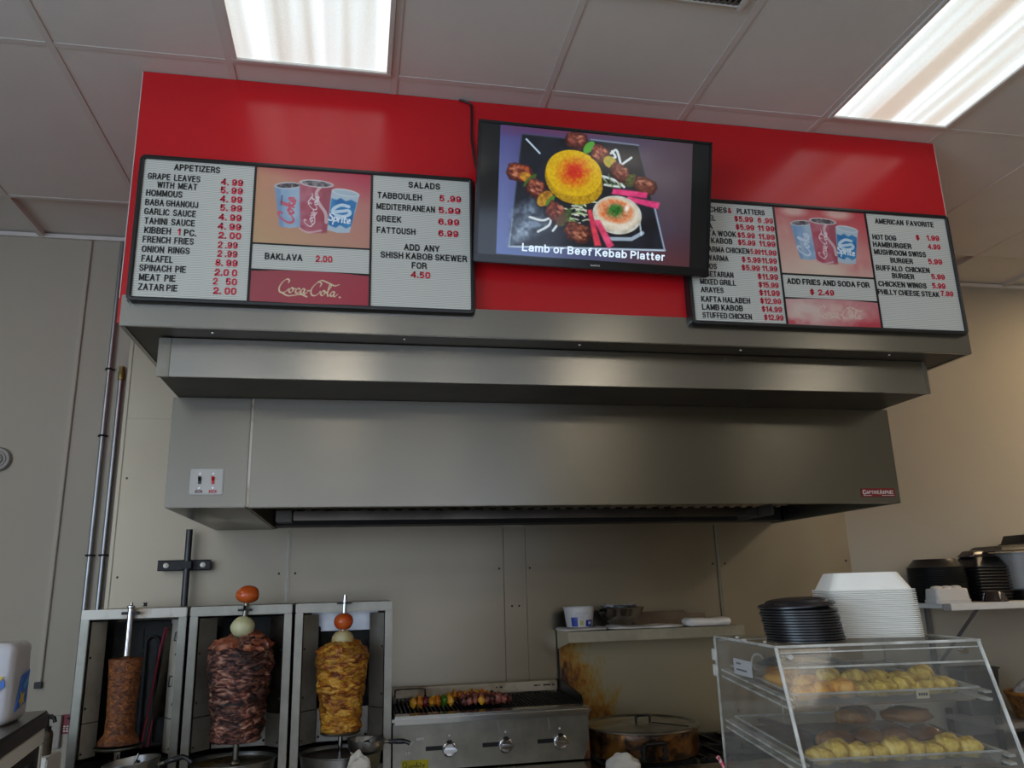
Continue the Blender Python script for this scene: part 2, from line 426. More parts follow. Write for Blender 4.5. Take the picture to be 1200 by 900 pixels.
# light fittings: tile index, label; rows behind the camera added for room brightness
LIGHTS = {(-1, 0): 'square-looking fluorescent ceiling light above the left menu board',
          (3, 0): 'bright fluorescent ceiling light above the right menu board, at the upper right corner',
          (-5, 0): 'fluorescent ceiling light further left, out over the counter end',
          (7, 0): 'fluorescent ceiling light further right, beyond the menu boards',
          (8, 1): 'unseen warm-toned ceiling light added far right, close to the back wall',  # added out of view to warm the right wall and ceiling
          (-5, -3): 'unseen fluorescent ceiling light added over the customer side, far left',
          (7, -3): 'unseen fluorescent ceiling light added over the customer side, far right',
          (-3, -5): 'unseen fluorescent ceiling light added near the shop window, on the left',
          (1, -5): 'unseen fluorescent ceiling light added near the shop window, in the middle',
          (5, -5): 'unseen fluorescent ceiling light added near the shop window, on the right',
          (-1, -3): 'unseen fluorescent ceiling light added over the customer side, left of the middle',
          (3, -3): 'unseen fluorescent ceiling light added over the customer side, right of the middle'}
def diffuser_mat(name, warm, seed, strength):
    m = bpy.data.materials.new(name); m.use_nodes = True
    nt = m.node_tree; b = nt.nodes['Principled BSDF']
    b.inputs['Base Color'].default_value = (0.75, 0.75, 0.73, 1); b.inputs['Roughness'].default_value = 0.35
    tc = nt.nodes.new('ShaderNodeTexCoord')
    mp = nt.nodes.new('ShaderNodeMapping'); mp.inputs['Scale'].default_value = (9.5, 0.25, 1); mp.inputs['Location'].default_value = (seed, 0, 0)
    nt.links.new(tc.outputs['Object'], mp.inputs['Vector'])
    n = nt.nodes.new('ShaderNodeTexNoise'); n.inputs['Scale'].default_value = 1.0; n.inputs['Detail'].default_value = 2
    nt.links.new(mp.outputs[0], n.inputs['Vector'])
    mr = nt.nodes.new('ShaderNodeMapRange'); mr.inputs['From Min'].default_value = 0.38; mr.inputs['From Max'].default_value = 0.62
    mr.inputs['To Min'].default_value = (0.48 if strength < 3 else 0.36) * strength; mr.inputs['To Max'].default_value = 1.0 * strength
    nt.links.new(n.outputs[0], mr.inputs['Value']); nt.links.new(mr.outputs[0], b.inputs['Emission Strength'])
    r = ramp(nt, n.outputs[0], [(0.40, warm), (0.52, (0.84, 0.93, 0.93) if strength < 3 else warm), (0.62, (1.0, 0.97, 0.93) if strength < 3 else warm)])
    nt.links.new(r.outputs[0], b.inputs['Emission Color'])
    v = nt.nodes.new('ShaderNodeTexVoronoi'); v.inputs['Scale'].default_value = 130
    nt.links.new(tc.outputs['Object'], v.inputs['Vector'])
    bp = nt.nodes.new('ShaderNodeBump'); bp.inputs['Strength'].default_value = 0.3; bp.inputs['Distance'].default_value = 0.004
    nt.links.new(v.outputs[0], bp.inputs['Height']); nt.links.new(bp.outputs[0], b.inputs['Normal'])
    return m
def ceiling_lights():
    DM = [diffuser_mat('prismatic_lens', (0.93, 0.95, 0.86), 3.3, LENS_STRENGTH), diffuser_mat('prismatic_lens_tan', (1.0, 0.85, 0.68), 11.1, LENS_STRENGTH), diffuser_mat('prismatic_lens_warm', (1.0, 0.90, 0.76), 7.7, LAMP_STRENGTH), diffuser_mat('added_amber_lens', (1.0, 0.74, 0.44), 5.1, LAMP_STRENGTH * 3.0)]
    for k, ((i, j), lab) in enumerate(LIGHTS.items()):
        xc = TX0 + (i + 0.5) * TP; yc = TY0 + (j - 0.5) * TQ
        hx, hy = TP / 2 - 0.0135, TQ / 2 - 0.013
        t = thing('ceiling_light', lab, 'ceiling light', (xc, yc, CEIL - 0.002), 0, 'fluorescent ceiling lights')
        mb = MB(); w = 0.018
        mb.box(-hx, hx, -hy, -hy + w, -0.006, 0.024, 0.002); mb.box(-hx, hx, hy - w, hy, -0.006, 0.024, 0.002)
        mb.box(-hx, -hx + w, -hy + w, hy - w, -0.006, 0.024, 0.002); mb.box(hx - w, hx, -hy + w, hy - w, -0.006, 0.024, 0.002)
        mb.build('light_frame', M_tee, t)
        mb = MB(); mb.box(-hx + w, hx - w, -hy + w, hy - w, 0.003, 0.008)
        mb.build('diffuser', DM[3 if (i, j) == (8, 1) else min(k, 2)], t, smooth=0)
def ceiling_vent():
    t = thing('ceiling_vent', 'dark perforated vent grille in the ceiling, cut by the upper photo edge', 'vent', (1.0, 1.965, CEIL - 0.006))
    mb = MB()
    for a in (-0.27, 0.25): mb.box(a, a + 0.02, -0.14, 0.14, -0.004, 0.006, 0.001)
    for a in (-0.14, 0.122): mb.box(-0.25, 0.25, a, a + 0.006, -0.004, 0.006, 0.001)
    mb.build('vent_frame', M_tee, t)
    mb = MB()
    for k in range(24): x = -0.245 + k * 0.0205; mb.box(x, x + 0.008, -0.12, 0.12, -0.002, 0.004)
    for k in range(11): y = -0.115 + k * 0.0225; mb.box(-0.25, 0.25, y, y + 0.006, -0.001, 0.004)
    mb.build('grille', mat('vent_grey', '#6a655f', 0.5, 0.3), t, smooth=0)
    mb = MB(); mb.box(-0.25, 0.25, -0.12, 0.12, 0.0041, 0.0055); mb.build('backing', M_dark, t, smooth=0)

# ------------------------------------------------------------------ soffit over the cooking line
def soffit():
    mb = MB(); mb.box(-0.828, 2.56, 2.775, WY, 2.57, CEIL - 0.001)
    o = struct(mb.build('wall_soffit', M_red, smooth=0))
    o['label'] = 'glossy red box soffit above the exhaust hood'
    mb = MB(); mb.box(-0.8285, -0.8282, 2.7735, 2.7755, 2.66, CEIL - 0.003); mb.box(2.5598, 2.5612, 2.7735, 2.7755, 2.66, CEIL - 0.003)
    mb.box(-0.829, -0.8265, 2.7735, 2.776, 2.66, CEIL - 0.002)
    mb.build('corner_bead', M_white, o, smooth=0)
    # steel band round the foot of the soffit and the sheet that closes it underneath
    mb = MB()
    mb.box(-0.816, 2.552, 2.760, 2.7745, 2.556, 2.668, 0.002)
    mb.box(-0.816, -0.800, 2.7745, WY - 0.002, 2.556, 2.5695); mb.box(2.536, 2.552, 2.7745, WY - 0.002, 2.556, 2.5695)
    mb.build('steel_band', M_steel, o)
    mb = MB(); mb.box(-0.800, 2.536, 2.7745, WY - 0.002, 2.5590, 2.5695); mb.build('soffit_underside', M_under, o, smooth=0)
    for x in (-0.52, 0.16, 0.84, 1.52, 2.2): mb = MB(); mb.lathe([(0.006, 0), (0.005, -0.003), (0.0, -0.004)], (x, 2.82, 2.559), 10); mb.build('screw', M_chrome, o)

# ------------------------------------------------------------------ exhaust hood
def exhaust_hood():
    t = thing('exhaust_hood', 'long stainless steel exhaust hood above the cooking line', 'exhaust hood', (0.86, 4.37, 1.977))
    X = lambda x: x - 0.86
    Yy = lambda y: y - 4.37
    Zz = lambda z: z - 1.977
    def bx(mb, x0, x1, y0, y1, z0, z1, b=0.0, m=0): return mb.box(X(x0), X(x1), Yy(y0), Yy(y1), Zz(z0), Zz(z1), b, m)
    mb = MB()
    bx(mb, -0.672, 2.416, 2.888, 2.898, 2.412, 2.556, 0.001)
    bx(mb, -0.712, -0.704, 2.898, 4.365, 2.420, 2.556); bx(mb, 2.417, 2.425, 2.898, 4.365, 2.420, 2.556)
    mb.build('upper_enclosure', M_steel, t)
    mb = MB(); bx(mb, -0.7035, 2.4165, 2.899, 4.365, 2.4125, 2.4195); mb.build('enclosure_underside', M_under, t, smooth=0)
    mb = MB(); bx(mb, -0.714, -0.671, 2.884, 2.900, 2.410, 2.555, 0.002); mb.build('corner_cover', M_frame, t); mb = MB(); bx(mb, 2.408, 2.427, 2.885, 2.899, 2.411, 2.555, 0.002)
    mb.build('corner_cover', M_frame, t)
    # main canopy: front sheet, ends, top; open underneath
    mb = MB()
    bx(mb, -0.414, 2.436, 3.204, 3.214, 1.977, 2.411, 0.0015)
    bx(mb, -0.414, 2.436, 3.214, 3.250, 1.977, 1.984)
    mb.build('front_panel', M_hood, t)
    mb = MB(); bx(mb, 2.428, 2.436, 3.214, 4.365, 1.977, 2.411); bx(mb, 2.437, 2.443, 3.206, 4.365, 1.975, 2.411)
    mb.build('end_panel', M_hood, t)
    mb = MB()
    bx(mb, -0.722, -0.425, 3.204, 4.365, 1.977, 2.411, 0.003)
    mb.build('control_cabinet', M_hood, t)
    mb = MB(); bx(mb, -0.424, -0.415, 3.210, 4.36, 1.979, 2.411); mb.build('cabinet_seam', M_worn, t, smooth=0)
    # grease filters standing slanted at the back, the gutter below them, dark plenum
    mb = MB()
    mb.prism([(X(-0.41), Yy(3.72), Zz(2.40)), (X(-0.41), Yy(4.16), Zz(2.06)), (X(-0.41), Yy(4.18), Zz(2.08)), (X(-0.41), Yy(3.74), Zz(2.409))], (2.837, 0, 0), 0)
    for k in range(40):
        x = -0.40 + k * 0.0705
        mb.prism([(X(x), Yy(3.71), Zz(2.395)), (X(x), Yy(4.15), Zz(2.052)), (X(x), Yy(4.16), Zz(2.062)), (X(x), Yy(3.72), Zz(2.402))], (0.03, 0, 0), 0)
    mb.build('grease_filter', M_worn, t, smooth=0)
    mb = MB(); bx(mb, -0.41, 2.42, 4.22, 4.365, 1.985, 2.40); mb.build('plenum', M_dark, t, smooth=0)
    mb = MB()
    bx(mb, -0.272, 1.925, 3.58, 3.60, 1.957, 1.997, 0.003); bx(mb, -0.272, 1.925, 3.60, 3.78, 1.986, 1.993)
    mb.build('grease_gutter', mat('gutter_steel', (0.15, 0.125, 0.10), 0.25, 1.0, var=0.5, scale=3), t)
    mb = MB(); bx(mb, -0.345, -0.278, 3.57, 3.66, 1.950, 1.999, 0.003); mb.build('gutter_end', M_under, t); mb = MB(); bx(mb, 1.930, 1.945, 3.45, 3.80, 1.950, 2.00, 0.002); mb.build('gutter_end', M_under, t)
    # switch plate
    mb = MB(); bx(mb, -0.634, -0.512, 3.196, 3.2045, 2.026, 2.125, 0.003)
    sp = mb.build('switch_plate', mat('plate_steel', (0.27, 0.26, 0.235), 0.3, 1.0, var=0.1), t, label='brushed steel switch plate')
    for x, col, nm in ((-0.598, M_black, 'black switch lever'), (-0.549, mat('red_switch', (0.55, 0.01, 0.015), 0.3), 'red switch lever')):
        mb = MB(); bx(mb, x - 0.006, x + 0.006, 3.194, 3.197, 2.066, 2.094, 0.001)
        mb.prism([(X(x - 0.005), Yy(3.194), Zz(2.078)), (X(x - 0.005), Yy(3.182), Zz(2.090)), (X(x - 0.005), Yy(3.184), Zz(2.095)), (X(x - 0.005), Yy(3.194), Zz(2.09))], (0.010, 0, 0))
        mb.build('switch_lever', col, sp, label=nm)
    mb = MB(); bx(mb, -0.612, -0.586, 3.1945, 3.1965, 2.033, 2.043, 0.0005); mb.build('switch_label', mat('brown_label', '#5a2a20', 0.5), sp)
    mb = MB(); bx(mb, -0.562, -0.534, 3.1945, 3.1965, 2.033, 2.043, 0.0005); mb.build('switch_label', mat('red_label', '#b5202c', 0.5), sp)
    for (a, b, w) in ((-0.608, -0.590, 'LIGHT'), (-0.557, -0.539, 'FAN')): text('switch_lettering', w, X(a), X(b), Zz(2.038), 0.005, Yy(3.1944), M_whiteletter, sp, 0.0, 0.0004)
    for x in (-0.598, -0.549):
        for z in (2.107, 2.051): mb = MB(); mb.lathe([(0.0035, 0), (0.003, 0.002), (0, 0.0022)], (0, 0, 0), 8, xf=Matrix.Translation((X(x), Yy(3.196), Zz(z))) @ Matrix.Rotation(math.radians(90), 4, 'X')); mb.build('plate_screw', M_chrome, sp)
    # maker's badge
    mb = MB(); bx(mb, 2.246, 2.418, 3.2005, 3.2045, 2.003, 2.042, 0.0015)
    bd = mb.build('badge', mat('badge_red', '#7d1016', 0.35, var=0.1), t, label='dark red maker badge with pale lettering')
    text('badge_lettering', 'C', X(2.252), X(2.268), Zz(2.0245), 0.021, Yy(3.2005), M_whiteletter, bd, 0.015, 0.0005)
    text('badge_lettering', 'APTIVE', X(2.270), X(2.335), Zz(2.0235), 0.016, Yy(3.2005), M_whiteletter, bd, 0.015, 0.0005)
    text('badge_lettering', 'A', X(2.337), X(2.353), Zz(2.0245), 0.021, Yy(3.2005), M_whiteletter, bd, 0.0, 0.0005)
    text('badge_lettering', 'IRE', X(2.356), X(2.408), Zz(2.0235), 0.016, Yy(3.2005), M_whiteletter, bd, 0.0, 0.0005)
    mb = MB(); bx(mb, 2.255, 2.295, 3.1997, 3.2005, 2.0085, 2.0105); mb.build('badge_underline', M_whiteletter, bd, smooth=0); mb = MB(); bx(mb, 2.348, 2.412, 3.1997, 3.2005, 2.0085, 2.0105); mb.build('badge_underline', M_whiteletter, bd, smooth=0)

# ------------------------------------------------------------------ wall sheets, strips, conduits
def wall_fittings():
    sheets = [(-1.205, -0.362), (-0.340, 0.806), (0.918, 2.066), (2.082, 2.925)]
    for k, (a, b) in enumerate(sheets):
        mb = MB(); mb.box(a, b, WY - 0.006, WY - 0.001, 0.4, 2.565, 0.001)
        for z in (0.95, 1.75, 2.25):
            for x in (a + 0.03, b - 0.03): mb.lathe([(0.006, 0), (0.004, 0.003), (0, 0.0035)], seg=8, m=1, xf=Matrix.Translation((x, WY - 0.006, z)) @ Matrix.Rotation(math.radians(90), 4, 'X'))
        struct(mb.build('trim_%d' % (k + 1), [M_wallsteel, M_dark]))
    mb = MB(); mb.box(-1.205, -0.832, WY - 0.006, WY - 0.001, 2.5655, 3.05, 0.001); struct(mb.build('trim_14', M_wallsteel))
    battens = [(-0.366, -0.336), (0.800, 0.924), (2.062, 2.086), (-1.222, -1.203)]
    for k, (a, b) in enumerate(battens):
        mb = MB()
        if b - a > 0.1:
            mb.box(a, b, WY - 0.0095, WY - 0.0062, 0.4, 1.975, 0.001)
            mb.box(a, a + 0.018, WY - 0.0125, WY - 0.009, 0.4, 1.975, 0.001); mb.box(b - 0.018, b, WY - 0.0125, WY - 0.009, 0.4, 1.975, 0.001)
            for x in (a + 0.042, b - 0.042): mb.lathe([(0.006, 0), (0.004, 0.003), (0, 0.0035)], seg=8, m=1, xf=Matrix.Translation((x, WY - 0.0095, 1.55)) @ Matrix.Rotation(math.radians(90), 4, 'X'))
        else: mb.box(a, b, WY - 0.012, WY - 0.0062, 0.4, 3.05, 0.002)
        struct(mb.build('trim_%d' % (k + 5), [M_wallsteel, M_dark]))
    for k, (x, w_, m_) in enumerate(((-0.351, 0.010, M_frame), (0.800, 0.0028, M_soot), (0.924, 0.0028, M_soot), (2.060, 0.0028, M_soot), (2.074, 0.008, M_frame))):
        mb = MB(); mb.box(x - w_ / 2, x + w_ / 2, WY - 0.0145, WY - 0.0062, 0.4, 1.972, 0.0008)
        struct(mb.build('trim_%d' % (k + 9), m_))
    M_conduit = mat('galvanised_conduit', (0.42, 0.43, 0.44), 0.38, 0.9, var=0.2, scale=5)
    def conduit(x, z0, z1, r, lab, straps, fitting=None, y=WY - 0.02):
        t = thing('conduit', lab, 'conduit', (x, y, z0))
        mb = MB(); mb.tube([(0, 0, 0), (0, 0, z1 - z0)], r, 14); mb.build('pipe', M_conduit, t)
        for z in straps:
            mb = MB(); mb.tube([(-r * 2.1, 0.012, 0), (-r * 1.15, 0.008, 0), (-r * 1.05, -r, 0), (0, -r * 1.25, 0), (r * 1.05, -r, 0), (r * 1.15, 0.008, 0), (r * 2.1, 0.012, 0)], 0.005, 6, xf=Matrix.Translation((0, 0, z - z0)))
            mb.build('strap', M_dark, t)
        if fitting:
            mb = MB(); mb.lathe([(r * 1.3, 0), (r * 1.5, 0.005), (r * 1.5, 0.04), (r * 1.2, 0.045), (r * 1.2, 0.075), (0, 0.076)], (0, 0, z1 - z0 - 0.01), 14); mb.build('coupling', mat('brass_fitting', '#8d8148', 0.4, 0.6), t)
        return t
    conduit(-1.310, 0.45, 3.565, 0.011, 'taller thin grey conduit, left one of the two beside the steel sheet', (2.83, 2.47, 1.86, 1.1))
    conduit(-1.248, 0.45, 2.78, 0.011, 'shorter grey conduit with a yellowish top fitting, beside the steel sheet', (1.86, 1.1), True)
    M_conduit = mat('blackened_conduit', (0.09, 0.09, 0.095), 0.45, 0.8, var=0.3, scale=5)
    t = conduit(-0.830, 0.881, 1.976, 0.016, 'thick dark conduit dropping from the hood switch cabinet', (), None, 4.270)
    t = thing('strut_channel', 'short slotted metal strut channel clamping the thick conduit to the wall', 'bracket', (-0.848, 4.345, 1.80))
    mb = MB(); mb.box(-0.125, 0.125, -0.056, -0.052, -0.026, 0.026, 0.001); mb.box(-0.125, 0.125, -0.056, -0.035, 0.022, 0.026); mb.box(-0.125, 0.125, -0.056, -0.035, -0.026, -0.022)
    mb.box(-0.12, -0.09, -0.052, 0.018, -0.02, 0.02); mb.box(0.09, 0.12, -0.052, 0.018, -0.02, 0.02)
    mb.build('channel', M_dark, t)
    for x in (-0.085, 0.09): mb = MB(); mb.lathe([(0.013, 0), (0.013, 0.003), (0.005, 0.004), (0.005, 0.007), (0, 0.007)], seg=12, xf=Matrix.Translation((x, -0.056, 0)) @ Matrix.Rotation(math.radians(90), 4, 'X')); mb.build('washer', M_worn, t)
    mb = MB(); mb.box(-0.006, 0.042, -0.098, -0.094, -0.018, 0.018, 0.002); mb.box(-0.006, -0.002, -0.094, -0.056, -0.018, 0.018); mb.box(0.038, 0.042, -0.094, -0.056, -0.018, 0.018); mb.build('clamp', M_dark, t)
    t = thing('cable_raceway', 'narrow cream cable raceway running down the bare wall at the left', 'raceway', (-1.480, WY, 1.27))
    mb = MB(); mb.box(-0.012, 0.012, -0.014, 0, 0, CEIL - 1.275, 0.003); mb.build('channel', mat('cream_plastic', '#a89e8c', 0.5), t)
    mb = MB(); mb.box(-0.017, 0.017, -0.018, 0, -0.03, 0, 0.002); mb.build('end_cap', M_dark, t)
    t = thing('round_detector', 'round pale detector on the wall at the left photo edge', 'detector', (-1.79, WY, 2.345))
    rx = Matrix.Rotation(math.radians(90), 4, 'X')
    mb = MB(); mb.lathe([(0.062, 0), (0.062, 0.012), (0.055, 0.022), (0.047, 0.022)], seg=32, xf=rx); mb.lathe([(0.047, 0.022), (0.044, 0.018), (0.04, 0.026), (0, 0.034)], seg=32, xf=rx)
    mb.build('housing', mat('aged_plastic', '#8f8a82', 0.5), t)
    mb = MB(); mb.lathe([(0.030, 0.0275), (0.028, 0.034), (0.0, 0.040)], seg=24, xf=rx); mb.build('sensor_cap', mat('grey_plastic', '#77736c', 0.4), t)
    t = thing('junction_box', 'pale electrical cover plate low on the wall, left of the first gyro broiler', 'electrical box', (-1.39, WY, 1.04))
    mb = MB(); mb.box(-0.032, 0.032, -0.02, 0, -0.07, 0.075, 0.003); mb.build('cover', mat('cover_plate', '#9a9286', 0.5), t)
    mb = MB(); mb.lathe([(0.003, 0), (0.002, 0.002), (0, 0.002)], seg=8, xf=Matrix.Translation((0, -0.02, 0.05)) @ rx); mb.build('screw', M_chrome, t)
    t = thing('wall_sign', 'small red and white sign on the wall beside the first gyro broiler', 'sign', (-1.335, WY, 1.075))
    mb = MB(); mb.box(-0.022, 0.03, -0.003, 0, -0.045, 0.042, 0.0); mb.build('sign_board', mat('sign_red', '#7a1420', 0.5), t)
    mb = MB()
    for k, (z, w) in enumerate(((-0.012, 0.024), (-0.022, 0.018), (-0.033, 0.028))):
        for q in range(3): mb.box(-0.016 + q * 0.014, -0.016 + q * 0.014 + w * 0.35, -0.0036, -0.003, z - 0.003, z + 0.003)
    mb.build('sign_lettering', M_whiteletter, t, smooth=0)
# ------------------------------------------------------------------ printed pictures
class Canvas:
    """small raster that becomes the colours of a fine grid mesh (a printed sheet or a screen image)"""
    def __init__(s, w, h, x0, x1, y0, y1, M=None):
        s.w, s.h = w, h
        U, V = np.meshgrid((np.arange(w) + 0.5) / w, (np.arange(h) + 0.5) / h)
        if M is None: s.X = x0 + U * (x1 - x0); s.Y = y0 + V * (y1 - y0)
        else:
            q = M[2, 0] * U + M[2, 1] * V + M[2, 2]
            s.X = (M[0, 0] * U + M[0, 1] * V + M[0, 2]) / q; s.Y = (M[1, 0] * U + M[1, 1] * V + M[1, 2]) / q
        s.U, s.V = U, V
        s.C = np.zeros((h, w, 3)); s.px = abs(s.X[h // 2, w // 2] - s.X[h // 2, w // 2 - 1])
        s.rng = np.random.default_rng(5)
    def col(s, c): return np.array([int(c[i:i + 2], 16) / 255 for i in (1, 3, 5)])
    def blend(s, a, c, tex=0.0, var=None):
        c = s.col(c) if isinstance(c, str) else c
        c = np.broadcast_to(c, s.C.shape).copy()
        if tex:
            n = s.noise(tex if tex > 1 else 8)[..., None]
            c2 = s.col(var) if var else c * 0.6
            c = c * (1 - n) + c2 * n
        s.C = s.C * (1 - a[..., None]) + c * a[..., None]
    def noise(s, cell):
        r = s.rng
        def one(cs):
            gx = int((s.X.max() - s.X.min()) / cs) + 3; gy = int((s.Y.max() - s.Y.min()) / cs) + 3
            g = r.random((gy, gx)); fx = (s.X - s.X.min()) / cs; fy = (s.Y - s.Y.min()) / cs
            ix = fx.astype(int); iy = fy.astype(int); tx = fx - ix; ty = fy - iy
            tx = tx * tx * (3 - 2 * tx); ty = ty * ty * (3 - 2 * ty)
            return (g[iy, ix] * (1 - tx) + g[iy, ix + 1] * tx) * (1 - ty) + (g[iy + 1, ix] * (1 - tx) + g[iy + 1, ix + 1] * tx) * ty
        n = one(cell) * 0.6 + one(cell * 0.5) * 0.4
        return np.clip((n - 0.25) / 0.5, 0, 1)
    def grad(s, c00, c10, c01, c11):
        c00, c10, c01, c11 = map(s.col, (c00, c10, c01, c11)); u = s.U[..., None]; v = s.V[..., None]
        s.C = (c00 * (1 - u) + c10 * u) * (1 - v) + (c01 * (1 - u) + c11 * u) * v
    def poly(s, pts, c, soft=1.0, tex=0, var=None, op=1.0):
        ins = np.zeros(s.X.shape, bool); d = np.full(s.X.shape, 1e9)
        n = len(pts)
        for i in range(n):
            (x0, y0), (x1, y1) = pts[i], pts[(i + 1) % n]
            if y0 != y1:
                k = (s.Y >= min(y0, y1)) & (s.Y < max(y0, y1)) & (s.X < x0 + (s.Y - y0) / (y1 - y0) * (x1 - x0)); ins ^= k
            d = np.minimum(d, s.seg(x0, y0, x1, y1))
        sd = np.where(ins, d, -d)
        s.blend(np.clip(sd / (s.px * soft) + 0.5, 0, 1) * op, c, tex, var)
    def seg(s, x0, y0, x1, y1):
        dx, dy = x1 - x0, y1 - y0; L = dx * dx + dy * dy + 1e-9
        t = np.clip(((s.X - x0) * dx + (s.Y - y0) * dy) / L, 0, 1)
        return np.hypot(s.X - x0 - t * dx, s.Y - y0 - t * dy)
    def ell(s, cx, cy, rx, ry, c, rot=0, soft=1.0, tex=0, var=None, op=1.0):
        a = math.radians(rot); x = (s.X - cx) * math.cos(a) + (s.Y - cy) * math.sin(a); y = -(s.X - cx) * math.sin(a) + (s.Y - cy) * math.cos(a)
        r = np.hypot(x / rx, y / ry); sd = (1 - r) * min(rx, ry)
        s.blend(np.clip(sd / (s.px * soft) + 0.5, 0, 1) * op, c, tex, var)
    def glow(s, cx, cy, rx, ry, c, op=1.0, tex=0):
        r = np.hypot((s.X - cx) / rx, (s.Y - cy) / ry)
        a = np.clip(1 - r, 0, 1) * op
        if tex: a = np.clip(a * (0.5 + 1.2 * s.noise(tex)), 0, 1)
        s.blend(a, c)
    def line(s, pts, w, c, op=1.0):
        d = np.full(s.X.shape, 1e9)
        for (x0, y0), (x1, y1) in zip(pts[:-1], pts[1:]): d = np.minimum(d, s.seg(x0, y0, x1, y1))
        s.blend(np.clip((w / 2 - d) / s.px + 0.5, 0, 1) * op, c)
    def pen(s, strokes, xf, c, w=0.16, thin=0.45, ang=40):
        """broad-nib script: strokes in letter units mapped by xf"""
        d = np.full(s.X.shape, -1e9); ca, sa = math.cos(math.radians(ang)), math.sin(math.radians(ang))
        for st in strokes:
            P = spline(st)
            for (a, b) in zip(P[:-1], P[1:]):
                dx, dy = b[0] - a[0], b[1] - a[1]; L = math.hypot(dx, dy) + 1e-9
                k = abs(dx * sa - dy * ca) / L
                ww = w * (thin + (1 - thin) * k)
                A = xf(*a); B = xf(*b); sc = math.hypot(xf(1, 0)[0] - xf(0, 0)[0], xf(1, 0)[1] - xf(0, 0)[1])
                d = np.maximum(d, ww * sc / 2 - s.seg(A[0], A[1], B[0], B[1]))
        s.blend(np.clip(d / s.px + 0.5, 0, 1), c)
    def sheet(s, name, material, parent, f, label=None):
        """f(u, v) gives the place of the sheet's points, v running down"""
        w, h = s.w, s.h
        V = [f(i / w, j / h) for j in range(h + 1) for i in range(w + 1)]
        F = [(j * (w + 1) + i, (j + 1) * (w + 1) + i, (j + 1) * (w + 1) + i + 1, j * (w + 1) + i + 1) for j in range(h) for i in range(w)]
        me = bpy.data.meshes.new(name); me.from_pydata(V, [], F)
        c = np.clip(s.C, 0, 1); lin = np.where(c <= 0.04045, c / 12.92, ((c + 0.055) / 1.055) ** 2.4)
        a = me.color_attributes.new('print', 'FLOAT_COLOR', 'CORNER')
        buf = np.ones((h * w, 4, 4), np.float32); buf[:, :, :3] = lin.reshape(-1, 1, 3)
        a.data.foreach_set('color', buf.ravel())
        me.materials.append(material)
        o = bpy.data.objects.new(name, me); COL.objects.link(o)
        if parent: o.parent = parent
        if label: o['label'] = label
        return o
def spline(P, n=6):
    if len(P) < 3: return P
    Q = [P[0]] + list(P) + [P[-1]]; out = []
    for i in range(1, len(Q) - 2):
        p0, p1, p2, p3 = Q[i - 1:i + 3]
        for k in range(n):
            t = k / n
            out.append(tuple(0.5 * (2 * p1[a] + (p2[a] - p0[a]) * t + (2 * p0[a] - 5 * p1[a] + 4 * p2[a] - p3[a]) * t * t + (3 * p1[a] - p0[a] - 3 * p2[a] + p3[a]) * t ** 3) for a in range(len(p1))))
    out.append(P[-1]); return out
def print_mat(name, rough=0.35):
    m = bpy.data.materials.new(name); m.use_nodes = True
    b = m.node_tree.nodes['Principled BSDF']; b.inputs['Roughness'].default_value = rough
    a = m.node_tree.nodes.new('ShaderNodeAttribute'); a.attribute_name = 'print'
    m.node_tree.links.new(a.outputs['Color'], b.inputs['Base Color'])
    return m
# flowing drink-company script, x to the right, y up, x-height 1
SCRIPT_COLA = [
    [(2.3, 2.2), (2.5, 2.7), (2.0, 3.0), (1.1, 2.3), (0.4, 1.0), (0.5, 0.0), (1.2, -0.2), (2.0, 0.3), (2.4, 0.8)],
    [(0.9, -0.15), (2.2, -0.75), (3.6, -0.55), (5.0, -0.2), (6.4, -0.6)],
    [(3.3, 1.1), (2.8, 0.9), (2.5, 0.3), (2.8, 0.0), (3.3, 0.4), (3.4, 1.0), (3.1, 1.1), (3.5, 0.85), (4.0, 1.0)],
    [(4.8, 0.95), (4.5, 1.1), (4.0, 0.6), (4.0, 0.05), (4.5, 0.1), (5.0, 0.6)],
    [(5.9, 1.0), (5.5, 1.1), (5.1, 0.6), (5.1, 0.05), (5.5, 0.15), (5.95, 1.0), (5.75, 0.2), (6.0, 0.0), (6.5, 0.5)],
    [(6.5, 0.75), (7.0, 0.8)],
    [(9.2, 2.0), (9.5, 2.6), (9.0, 3.0), (8.0, 2.2), (7.3, 1.0), (7.4, 0.0), (8.1, -0.2), (9.0, 0.4), (9.3, 0.9)],
    [(8.6, 2.9), (9.6, 3.4), (11.0, 3.0), (12.4, 2.5), (13.4, 2.9)],
    [(10.2, 1.1), (9.7, 0.9), (9.4, 0.3), (9.7, 0.0), (10.2, 0.4), (10.3, 1.0), (10.0, 1.1), (10.5, 0.8)],
    [(10.6, 0.6), (11.5, 2.0), (11.7, 2.7), (11.3, 2.5), (10.9, 0.7), (11.0, 0.0), (11.5, 0.4)],
    [(12.4, 1.0), (12.0, 1.1), (11.6, 0.6), (11.6, 0.05), (12.0, 0.15), (12.45, 1.0), (12.25, 0.2), (12.5, 0.0), (13.1, 0.6)]]
SCRIPT_COKE = [SCRIPT_COLA[0],
    SCRIPT_COLA[2],
    [(3.9, 0.0), (4.5, 1.6), (4.8, 2.7), (4.4, 2.4), (4.0, 0.4)], [(4.9, 1.1), (4.2, 0.6), (4.9, 0.0), (5.2, 0.3)],
    [(5.2, 0.4), (5.9, 0.6), (5.9, 1.1), (5.5, 1.0), (5.2, 0.4), (5.5, -0.1), (6.2, 0.4)]]
